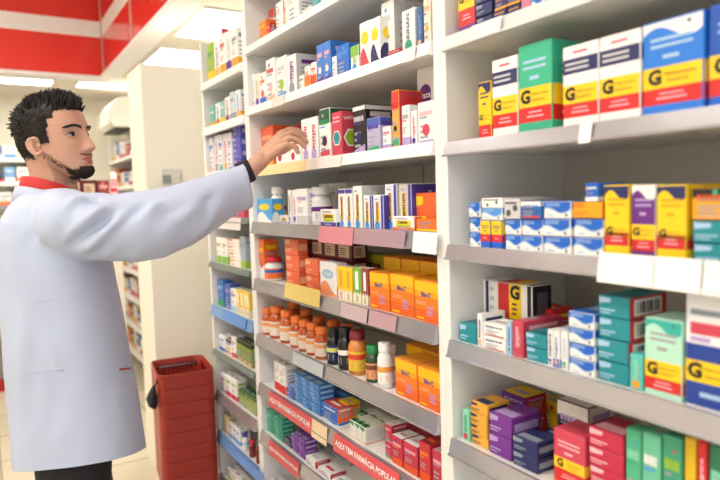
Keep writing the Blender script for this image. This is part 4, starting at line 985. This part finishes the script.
# arms
SH_R = at(66, 226, 1.60); WR = at(250, 170, 1.775); EL = at(158, 221, 1.66)
parts.append(limb([SH_R, EL, WR], [.050, .042, .027], 16))
SH_L = Vector((bodyX-.01, bodyY+.175, 1.39)); EL_L = Vector((bodyX-.06, bodyY+.22, 1.12)); WR_L = Vector((bodyX+.06, bodyY+.19, .88))
parts.append(limb([SH_L, EL_L, WR_L], [.052, .042, .026], 16))
# right hand: wrist to knuckles, then fingers reaching over
def hp(x, y, d): return at(x, y, d)
kn = {'little': (hp(277.5, 150, 1.79), .0100), 'ring': (hp(280, 143.5, 1.805), .0105), 'middle': (hp(283, 137.5, 1.825), .0110), 'index': (hp(283, 133, 1.845), .0108)}
for nm, (p, r_) in kn.items():
    wp = WR.lerp(p, .12)+(p-kn['ring'][0])*.2
    parts.append(limb([wp, WR.lerp(p, .6)+(p-kn['ring'][0])*.25, p], [.017, .0145, r_+.002], 12))
parts.append(limb([WR, WR.lerp(kn['ring'][0], .35)], [.026, .025], 14))
parts.append(limb([kn['little'][0], hp(286.5, 144.5, 1.785), hp(294, 146, 1.79), hp(298, 152.5, 1.795)], [.0105, .0092, .0080, .0068], 12))
parts.append(limb([kn['ring'][0], hp(290, 138, 1.80), hp(299, 140.5, 1.805), hp(304, 146.5, 1.81)], [.0115, .0100, .0088, .0072], 12))
parts.append(limb([kn['middle'][0], hp(292, 132.5, 1.83), hp(300.5, 135, 1.84), hp(306.5, 142, 1.845)], [.0118, .0102, .0090, .0074], 12))
parts.append(limb([kn['index'][0], hp(290.5, 129.8, 1.86), hp(298, 130.5, 1.87), hp(304, 135, 1.875)], [.0112, .0098, .0086, .0072], 12))
parts.append(limb([WR.lerp(kn['index'][0], .3), hp(272, 154, 1.88), hp(282, 151, 1.905), hp(291, 147, 1.92)], [.020, .014, .0115, .0088], 12))
# left hand, relaxed beside the thigh
kl = WR_L+Vector((.03, -.005, -.09))
parts.append(limb([WR_L, WR_L.lerp(kl, .5)+Vector((0, .0, 0)), kl], [.026, .030, .028], 12))
for i in range(4):
    b0 = kl+Vector((-.026+.0175*i, .004, .01-.004*abs(i-1.5))); l = (.06, .075, .07, .052)[i]
    parts.append(limb([b0, b0+Vector((.004, -.006, -l*.5)), b0+Vector((.008, -.022, -l))], [.0095, .0088, .007], 10))
parts.append(limb([WR_L+Vector((.02, 0, -.02)), WR_L+Vector((.05, -.01, -.06)), WR_L+Vector((.058, -.02, -.105))], [.014, .011, .008], 10))
# legs
for sy in (-1, 1):
    hipp = Vector((bodyX, bodyY+sy*.085, .90)); kne = Vector((bodyX+.02+.03*sy, bodyY+sy*.10, .49)); ank = Vector((bodyX-.01+.06*sy, bodyY+sy*.10, .09))
    parts.append(limb([hipp, kne, kne.lerp(ank, .35), ank], [.088, .057, .054, .036], 16)); parts.append(limb([ank+Vector((-.02, 0, -.03)), ank+Vector((.15, 0, -.045))], [.034, .03], 12))
skin = mat('cc9c84', .5, noise_amt=.04, scale=60)
lipm = mat('b2685a', .45, noise_amt=.04); stub = mat('ae8069', .6, noise_amt=.12, scale=400); skin_red = mat('c5806a', .5, noise_amt=.05, scale=60)
skin.node_tree.nodes['Principled BSDF'].inputs['Subsurface Weight'].default_value = .08
skin.node_tree.nodes['Principled BSDF'].inputs['Subsurface Radius'].default_value = (.01, .004, .002)
bme_ = voxel(parts, 'body', [skin, lipm, stub], .0028, 2)
inv = Rh.inverted()
for p in bme_.polygons:
    c = p.center
    if (c-HC).length < .16:
        q = inv @ (c-HC)
        if q.x > .070 and abs(q.y) < .024*(1-abs(q.z+.0725)/.016) and -.0845 < q.z < -.062: p.material_index = 1
        elif (q.x > .002 and q.z < (-.100+.058*max(0, min(1, (.060-q.x)/.055)))+.008+.004*noise.noise(c*120) and q.z > -.13): p.material_index = 2
person = empty('person', (bodyX, bodyY, 0)); addlabel(person, 'man in white lab coat with red collar reaching to the shelf', 'person')
org = Vector((bodyX, bodyY, 0))
def attach(me, name, label=None, parent=None):
    me.transform(Matrix.Translation(-org)); o = link(name, me, parent or person)
    if label: o['label'] = label
    return o
attach(bme_, 'body')
# eyes
for sy in (-1, 1):
    B = MB(); cx = Vector((.0655, sy*.0315, -.0035)); r_ = .0130
    vs, fs = ball((0, 0, 0), r_, r_, r_, 24); B.raw([h2w(cx+v) for v in vs], fs, mat('c4b6ae', .3), True)
    for rr, cc, off in ((.0066, '2c1a12', .0006), (.003, 'black', .0012)):
        d = Vector((1, -.05, -.08)).normalized(); u = d.orthogonal().normalized(); v2 = d.cross(u); base = cx+d*(math.sqrt(r_*r_-rr*rr)+off)
        ring = [h2w(base+u*rr*math.cos(t*.5236)+v2*rr*math.sin(t*.5236)) for t in range(12)]; top_ = h2w(base+d*(r_-math.sqrt(r_*r_-rr*rr)))
        B.raw(ring+[top_], [(i, (i+1) % 12, 12) for i in range(12)], mat(cc, .1), True)
    attach(B.mesh('eye'), 'eye')
    B = MB(); rl = r_*1.10
    def sph(az, el, q=rl): return h2w(cx+Vector((math.cos(el)*math.cos(az), math.cos(el)*math.sin(az), math.sin(el)))*q)
    for top_lid in (1, 0):
        vs = []; fs = []; na, ne = 20, 7
        for i in range(na+1):
            az = rad(-95+190*i/na); lim = rad(25 if top_lid else -16)*max(0, math.cos(az*.95+sy*.05))-rad(3)
            for j in range(ne+1):
                el = lim+(rad(80 if top_lid else -80)-lim)*j/ne; vs.append(sph(az, el, rl if j else rl*.99))
        for i in range(na):
            for j in range(ne): k = i*(ne+1)+j; fs.append((k, k+1, k+ne+2, k+ne+1))
        B.raw(vs, fs, skin, True)
        if top_lid:
            pts = [sph(rad(-70+140*i/10), rad(25)*math.cos(rad(-70+140*i/10)*.95+sy*.05)-rad(3), rl*1.01) for i in range(11)]
            B.tube(pts, [.0004]+[.0019]*9+[.0004], mat('1f1512', .6), 6)
    attach(B.mesh('eyelid'), 'eyelid')
    B = MB(); g = random.Random(3)
    for i in range(170):
        t = g.random(); y_ = .011+.042*t; zz_ = .0145+.006*math.sin(t*2.4)-.005*t*t+g.uniform(-.0036, .0036)*(1-.5*t)
        f_, b_, w_ = hprof(zz_); p = face_def(Vector(((f_+b_)/2+(f_-b_)/2*math.sqrt(max(0, 1-(y_/w_)**2))**.9, y_, zz_)))
        p = Vector((p.x+.0015, sy*p.y, p.z)); B.tube([h2w(p), h2w(p+Vector((.001, sy*.007, .0015)))], [.0011, .0004], 'black', 4)
    attach(B.mesh('eyebrow'), 'eyebrow')
# hair: cropped sides, long spiky top
hairm = mat('171211', .6, noise_amt=.3, scale=200, bump=.6); hairs = mat('2c211c', .8, noise_amt=.3, scale=300, bump=.6)
def hairline(p):
    x, y, z = p; ay = abs(y)
    if ay > .045 and x > -.045 and z < .010-.6*(x-.0) and x < .02 and z > -.045 and not (z > .020): pass
    front = z > .068-(.004 if ay < .03 else 0)
    side = (x < .035+.10*max(0, z-.03) and z > .024) or (x < .020 and z > .003)
    temple = x < .050 and z > .045
    burn = .006 < x < .030 and z > -.018
    back = x < -.030 and z > -.065-.25*(x+.034)*-0.3
    return front or side or temple or burn or back
B = MB(); idx = {}; rowsD = rowsH
topv = []; topf = []
for i in range(len(rowsD)-1):
    for k in range(N):
        c = sum((rowsD[a][b % N] for a, b in ((i, k), (i, k+1), (i+1, k+1), (i+1, k))), Vector())/4
        if not hairline(c): continue
        ids = []
        for a, b in ((i, k), (i, k+1), (i+1, k+1), (i+1, k)):
            key = (a, b % N)
            if key not in idx:
                p = rowsD[a][b % N]; f_, b_, w_ = hprof(p.z); nrm = Vector((p.x-(f_+b_)/2, p.y*1.3, (p.z-.02)*.9)); nrm.normalize()
                th = .0010+.008*max(0, min(1, (p.z-.068)/.03))+(.003 if p.x < -.06 and p.z > .0 else 0); th += .0012*noise.noise(p*90)
                idx[key] = len(topv); topv.append(h2w(p+nrm*th))
            ids.append(idx[key])
        topf.append(tuple(ids))
base_i = len(topf)
# close it underneath towards the scalp
cv = h2w((0, 0, 0))
bm = bmesh.new(); vv = [bm.verts.new(v) for v in topv]
for f in topf: bm.faces.new([vv[i] for i in f])
bnd = [e for e in bm.edges if e.is_boundary]; ex = bmesh.ops.extrude_edge_only(bm, edges=bnd)
for v in [g for g in ex['geom'] if isinstance(g, bmesh.types.BMVert)]: v.co += (cv-v.co).normalized()*.008
for f in bm.faces:
    f.smooth = True; q = inv @ (f.calc_center_median()-HC); f.material_index = 0 if (q.z > .062 or q.x < -.07) else 1
hm = bpy.data.meshes.new('hair'); bmesh.ops.recalc_face_normals(bm, faces=bm.faces[:]); 
B = MB(); g = random.Random(11)
def surf(z, t):
    f_, b_, w_ = hprof(z); ct, st = math.cos(t), math.sin(t)
    return Vector(((f_+b_)/2+(f_-b_)/2*math.copysign(abs(ct)**(.9 if ct > 0 else 1), ct), w_*math.copysign(abs(st)**.93, st), z)), Vector((ct, st, 0))
for i in range(1500):
    x = g.uniform(-.104, .086); y = g.uniform(-.066, .066); zt_ = None
    for zq in np.linspace(.108, .02, 70):
        f_, b_, w_ = hprof(float(zq)); cx = (f_+b_)/2; a_ = (f_-b_)/2
        if ((x-cx)/a_)**2+(y/w_)**2 <= 1: zt_ = float(zq); break
    if zt_ is None or (zt_ < .062 and x > -.05) or zt_ < .03: continue
    p = Vector((x, y, zt_+.002))
    fr = max(0, min(1, (x+.03)/.09)); L = .017+.013*fr+g.uniform(-.004, .006)
    if x < -.04: L = .016+g.uniform(-.003, .004)
    cl = noise.noise(Vector((x*38, y*38, 3)))*1.4; cl2 = noise.noise(Vector((x*38, y*38, 9)))*1.2
    dr = Vector((.15+.35*fr+cl*.6-(.9 if x < -.06 else 0), y*7+cl2*.7+g.uniform(-.15, .15), .95 if x > -.07 else .35)).normalized()
    curl = Vector((g.uniform(-.3, .3), g.uniform(-.4, .4), g.uniform(-.3, .1)))
    pts = [p-dr*.005, p+dr*L*.4, p+dr*L*.75+curl*.005, p+dr*L+curl*.012]
    B.tube([h2w(q) for q in pts], [.0030, .0029, .0019, .0004], hairm, 5)
for i in range(500):   # crown and back of the head, tousled
    z = g.uniform(-.02, .08); t = g.uniform(1.9, 4.38); p, nr = surf(z, t); dr = Vector((nr.x*.8, nr.y*.6, -.2+g.uniform(-.4, .7))).normalized(); L = g.uniform(.007, .014)*(1 if z > .03 else .55)
    B.tube([h2w(p), h2w(p+dr*L*.6), h2w(p+dr*L+Vector((0, 0, -.004)))], [.0032, .0026, .0006], hairm, 5)
n_ = 0
while n_ < 3600:       # close-cropped sides
    z = g.uniform(-.075, .075); t = g.uniform(.5, 5.8); p, nr = surf(z, t)
    if not hairline(p+Vector((g.uniform(-.004, .004), 0, g.uniform(-.004, .004)))): n_ += .3; continue
    n_ += 1; dr = (nr*.45+Vector((-.35, 0, -.7))).normalized(); p = p+nr*.0012
    B.tube([h2w(p), h2w(p+dr*.006)], [.0011, .0004], hairs if z < .05 and t % 3.1416 > .3 and p.x > -.07 else hairm, 4)
me = B.mesh('hair_tufts', False); bm.to_mesh(hm); hm.materials.append(hairm); hm.materials.append(hairs); bm.free()
ho = attach(hm, 'hair', 'short dark hair, cropped sides'); me.transform(Matrix.Translation(-org)); link('hair_quiff', me, ho)
# beard along jaw and chin, thin moustache
beardm = mat('33261f', .7, noise_amt=.3, scale=300, bump=.6); B = MB(); g = random.Random(5)
for i in range(9000):
    t = g.uniform(-1.9, 1.9); z = g.uniform(-.118, -.02); f_, b_, w_ = hprof(z); ct, st = math.cos(t), math.sin(t)
    x = (f_+b_)/2+(f_-b_)/2*math.copysign(abs(ct)**(.9 if ct > 0 else 1), ct); y = w_*math.copysign(abs(st)**.93, st); ay = abs(y)
    line = -.100+.058*max(0, min(1, (.060-x)/.055))      # upper limit rises towards the ear
    ok = (z < line+.003 and z > line-.012-.008*(x > .04) and x > -.002 and g.random() < (.22 if x < .045 else .8)) or (ay < .030 and z < -.090) or (ay < .026 and -.061 < z < -.0565 and g.random() < .6)
    if not ok: continue
    p = face_def(Vector((x, y, z))); nr = Vector((ct, st, -.25)).normalized()
    L = .0045 if z < -.085 and ay < .03 else .0028
    B.tube([h2w(p), h2w(p+nr*L*.7+Vector((0, 0, -L*.8)))], [.0013, .0005], beardm, 4)
attach(B.mesh('beard', False), 'beard')
# ------------------------------------------------------------------ coat
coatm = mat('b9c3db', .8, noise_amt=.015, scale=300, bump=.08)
def pring(yl, xl, yr, xr, d, b, tilt=0):
    """a ring whose silhouette runs from one photo point to the other at the given distance"""
    A, Bp = at(xl, yl, d), at(xr, yr, d); c = (A+Bp)/2; u = (Bp-A); a = u.length/2; u.normalize()
    v = Vector((0, 1, 0)); v = (v-u*v.dot(u)).normalized(); return (c, u, v, a, b)
D0 = 1.70
cp = [loft([pring(186, 32, 190, 74, D0, .055), pring(196, 26, 199, 84, D0, .085), pring(207, 19, 209, 90, D0, .125), pring(222, 12, 224, 96, D0, .145), pring(243, 8, 245, 102, D0, .15), pring(275, 8, 275, 109, D0, .15),
    pring(310, 10, 308, 116, D0, .145), pring(350, 13, 344, 123, D0, .145), pring(390, 16, 380, 130, D0, .145), pring(428, 19, 414, 136, D0, .15), pring(462, 22, 445, 141, D0, .152), pring(500, 25, 480, 146, D0, .155)], 40, 2.4)]
def sring(x, yc, half, d, dx=0, sx=1.0):
    c = at(x, yc, d); c2 = at(x+dx*half, yc-half, d); v = (c2-c); r_ = v.length; v.normalize()
    ax = (at(x+20, yc-4, d+.02)-c).normalized(); w = ax.cross(v).normalized(); return (c, v, w, r_, r_*sx)
SL = [(52, 226, 30, 1.60, -.1), (80, 226, 34, 1.605, 0), (112, 227, 34, 1.62, .1), (140, 226, 36, 1.64, .12), (168, 221, 36, 1.665, .14), (196, 212, 34, 1.70, .14), (222, 199, 29, 1.735, .12), (240, 189, 24, 1.76, .1), (247.5, 185, 22.5, 1.772, -.25)]
cp.append(loft([sring(*s) for s in SL], 32))
cp.append(limb([at(70, 222, 1.60), at(60, 218, 1.72)], [.085, .09], 20))
cp.append(limb([SH_L+Vector((0, -.02, 0)), EL_L, WR_L+Vector((0, 0, .03))], [.082, .068, .055], 20))
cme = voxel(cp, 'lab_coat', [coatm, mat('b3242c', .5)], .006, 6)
# cut the hem clean
h0, h1, h2_ = at(24, 464, 1.68), at(143, 455, 1.62), at(85, 466, 1.55)
bm = bmesh.new(); bm.from_mesh(cme); pn = (h1-h0).cross(h2_-h0).normalized()
if pn.z < 0: pn = -pn
bmesh.ops.bisect_plane(bm, geom=bm.verts[:]+bm.edges[:]+bm.faces[:], plane_co=h0, plane_no=pn, clear_inner=True)
for f in bm.faces: f.smooth = True
bm.to_mesh(cme); bm.free(); cme.update()
# folds
nv = len(cme.vertices); co = np.empty(nv*3, 'f'); cme.vertices.foreach_get('co', co); co = co.reshape(-1, 3); no = np.empty(nv*3, 'f'); cme.vertices.foreach_get('normal', no); no = no.reshape(-1, 3)
def px_of(co):
    v = co-np.array(EYE); d = v @ np.array(F); return 360+FPX*(v @ np.array(R))/d, 240-FPX*(v @ np.array(U))/d
def seg_fold(P, a, b, width, amp):
    """a rounded ridge (or trough when amp < 0) along a line through the cloth, world space"""
    a, b = np.array(a), np.array(b); ab = b-a; L2 = ab @ ab; t = np.clip(((P-a) @ ab)/L2, 0, 1)
    d = np.linalg.norm(P-(a+t[:, None]*ab), axis=1); return amp*np.exp(-(d/width)**2)*np.sin(np.pi*np.clip(t*.9+.05, 0, 1))**.7
disp = np.zeros(nv)
def fold(x0, y0, x1, y1, amp, width=.012, d0=1.56, d1=None):
    global disp
    a = at(x0, y0, d0); b = at(x1, y1, d1 or d0); disp += seg_fold(co, a, b, width*1.15, amp*1.7)
for f in ((100, 196, 52, 232, -.012, .013, 1.56), (84, 192, 42, 240, .010, .013, 1.55), (122, 192, 62, 245, .012, .014, 1.54), (130, 205, 60, 250, -.012, .013, 1.53), (140, 198, 78, 258, .009, .013, 1.54),
          (152, 196, 98, 250, -.010, .014, 1.56), (166, 194, 108, 252, .008, .012, 1.57), (180, 205, 120, 255, -.006, .014, 1.58), (40, 210, 12, 250, .008, .012, 1.6), (58, 208, 20, 262, -.007, .013, 1.57),
          (200, 205, 150, 240, .006, .014, 1.60), (220, 190, 175, 230, -.006, .014, 1.63), (226, 205, 190, 238, .005, .012, 1.64), (236, 176, 205, 195, .004, .01, 1.7),
          (112, 262, 70, 270, -.012, .010, 1.54), (75, 266, 40, 330, -.006, .016, 1.53), (90, 280, 70, 360, .006, .02, 1.53), (110, 285, 108, 400, -.006, .016, 1.55), (40, 340, 60, 372, .006, .014, 1.54), (62, 372, 42, 440, -.006, .02, 1.53),
          (30, 300, 22, 420, .006, .02, 1.57), (90, 380, 96, 450, .005, .02, 1.53), (70, 400, 66, 460, -.005, .016, 1.53), (124, 380, 130, 440, .005, .014, 1.6), (52, 300, 48, 340, -.004, .02, 1.53)):
    fold(*f)
for i in range(nv):
    p = co[i]; disp[i] += .0035*noise.noise(Vector((p[0]*9, p[1]*9, p[2]*6)))+.0015*noise.noise(Vector((p[0]*25, p[1]*25, p[2]*18)))
co2 = co+no*disp[:, None]
cme.vertices.foreach_set('co', co2.astype('f').ravel()); cme.update()
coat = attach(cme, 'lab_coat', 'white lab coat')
# pocket with red piping, side seam
def on_coat(x, y, lift=.002):
    from mathutils.bvhtree import BVHTree
    global _bvh
    try: _bvh
    except NameError: _bvh = BVHTree.FromPolygons([tuple(v) for v in co2], [tuple(p.vertices) for p in cme.polygons])
    d = ray(x, y).normalized(); h_ = _bvh.ray_cast(EYE, d); return h_[0]+h_[1]*lift if h_[0] else at(x, y, 1.55)
B = MB(); B.tube([on_coat(x, y) for x, y in ((119, 369.5), (124, 369), (128, 368.5), (130.5, 368))], .0022, 'b3242c', 6); attach(B.mesh('pocket_piping'), 'pocket_piping', 'red piping', coat)
B = MB(); B.tube([on_coat(x, y, .0) for x, y in ((24, 374), (38, 372), (52, 371), (64, 370))], .0014, coatm, 6); B.tube([on_coat(x, y, .0) for x, y in ((10, 300), (30, 302), (55, 300), (80, 296), (100, 292))], .0012, coatm, 6); attach(B.mesh('seam'), 'seam', None, coat)
# coat collar, red shirt collar, black cuff
def collar(z0, z1, r0, r1, mm, name, label, thick=.004, dx=0, tilt=.0, cxy=None):
    B = MB(); n = 40; vs = []; prof = [(r0, z0), (r1, z1), (r1-thick, z1+.002), (r0-thick, z0)]
    for k in range(n):
        t = 2*math.pi*k/n
        for r_, z in prof: vs.append(Vector((cxy[0]+r_*1.02*math.cos(t), cxy[1]+r_*math.sin(t), z-tilt*math.cos(t-.3))))
    fs = []
    for k in range(n):
        for j in range(4): a, b2 = k*4+j, k*4+(j+1) % 4; c2, d2 = ((k+1) % n)*4+(j+1) % 4, ((k+1) % n)*4+j; fs.append((a, b2, c2, d2))
    B.raw(vs, fs, mm, True); return attach(B.mesh(name), name, label)
cc = at(51, 190, 1.71)
collar(cc.z-.055, cc.z+.012, .088, .071, mat('c02a26', .7, bump=.1, scale=300), 'shirt_collar', 'red shirt collar', tilt=.025, cxy=(cc.x, cc.y))
collar(cc.z-.068, cc.z-.020, .100, .087, coatm, 'coat_collar', 'white coat collar', tilt=.030, cxy=(cc.x, cc.y))
cu0, cu1 = at(243.5, 173, 1.770), at(254, 168.2, 1.775); ax = (cu1-cu0).normalized(); B = MB()
up = (at(248, 160, 1.775)-at(249, 172, 1.775)).normalized(); up = (up-ax*up.dot(ax)).normalized(); sd = ax.cross(up)
vs = []; fs = []; n = 28; st = [(-.012, .034), (.0, .035), (.012, .0345), (.024, .033), (.026, .0305), (.0, .030)]
for s_, r_ in st:
    for k in range(n):
        t = 2*math.pi*k/n; vs.append(cu0+ax*s_+up*r_*1.0*math.cos(t)+sd*r_*.85*math.sin(t))
for i in range(len(st)-1):
    for k in range(n): fs.append((i*n+k, i*n+(k+1) % n, (i+1)*n+(k+1) % n, (i+1)*n+k))
B.raw(vs, fs, mat('222126', .8, bump=.2, scale=300), True); attach(B.mesh('cuff'), 'cuff', 'black knitted cuff')
# trousers and shoes
trm = mat('1d1c22', .8, bump=.1, scale=300); tp = [loft([ringw(.98, bodyX, bodyY, .125, .17), ringw(.88, bodyX, bodyY, .135, .18), ringw(.80, bodyX, bodyY, .12, .175)], 28)]
for sy in (-1, 1):
    tp.append(limb([(bodyX-.005, bodyY+sy*.085, .86), (bodyX+.02+.03*sy, bodyY+sy*.10, .49), (bodyX-.01+.06*sy, bodyY+sy*.10, .10)], [.105, .078, .070], 20))
attach(voxel(tp, 'trousers', [trm], .007, 4), 'trousers', 'black trousers')
shm = mat('141316', .35)
for sy in (-1, 1):
    ax_, ay_ = bodyX-.01+.06*sy, bodyY+sy*.10
    sh = voxel([loft([((ax_-.07, ay_, .035), (0, 1, 0), (0, 0, 1), .03, .03), ((ax_-.03, ay_, .05), (0, 1, 0), (0, 0, 1), .042, .049), ((ax_+.05, ay_, .045), (0, 1, 0), (0, 0, 1), .044, .044), ((ax_+.13, ay_, .032), (0, 1, 0), (0, 0, 1), .048, .031), ((ax_+.19, ay_, .022), (0, 1, 0), (0, 0, 1), .03, .018)], 20),
        limb([(ax_, ay_, .10), (ax_, ay_, .05)], [.045, .042], 16)], 'shoe', [shm], .005, 2)
    zm = min(v.co.z for v in sh.vertices); sh.transform(Matrix.Translation((0, 0, -zm+.0005))); attach(sh, 'shoe')
# ------------------------------------------------------------------ light and exposure
w = bpy.data.worlds.new('daylight'); S.world = w; w.use_nodes = True; w.node_tree.nodes['Background'].inputs[0].default_value = srgb('e8f0ff'); w.node_tree.nodes['Background'].inputs[1].default_value = .85
S.view_settings.view_transform = 'Standard'; S.view_settings.look = 'None'; S.view_settings.gamma = 1; S.view_settings.exposure = EXPO
S.view_settings.use_curve_mapping = False
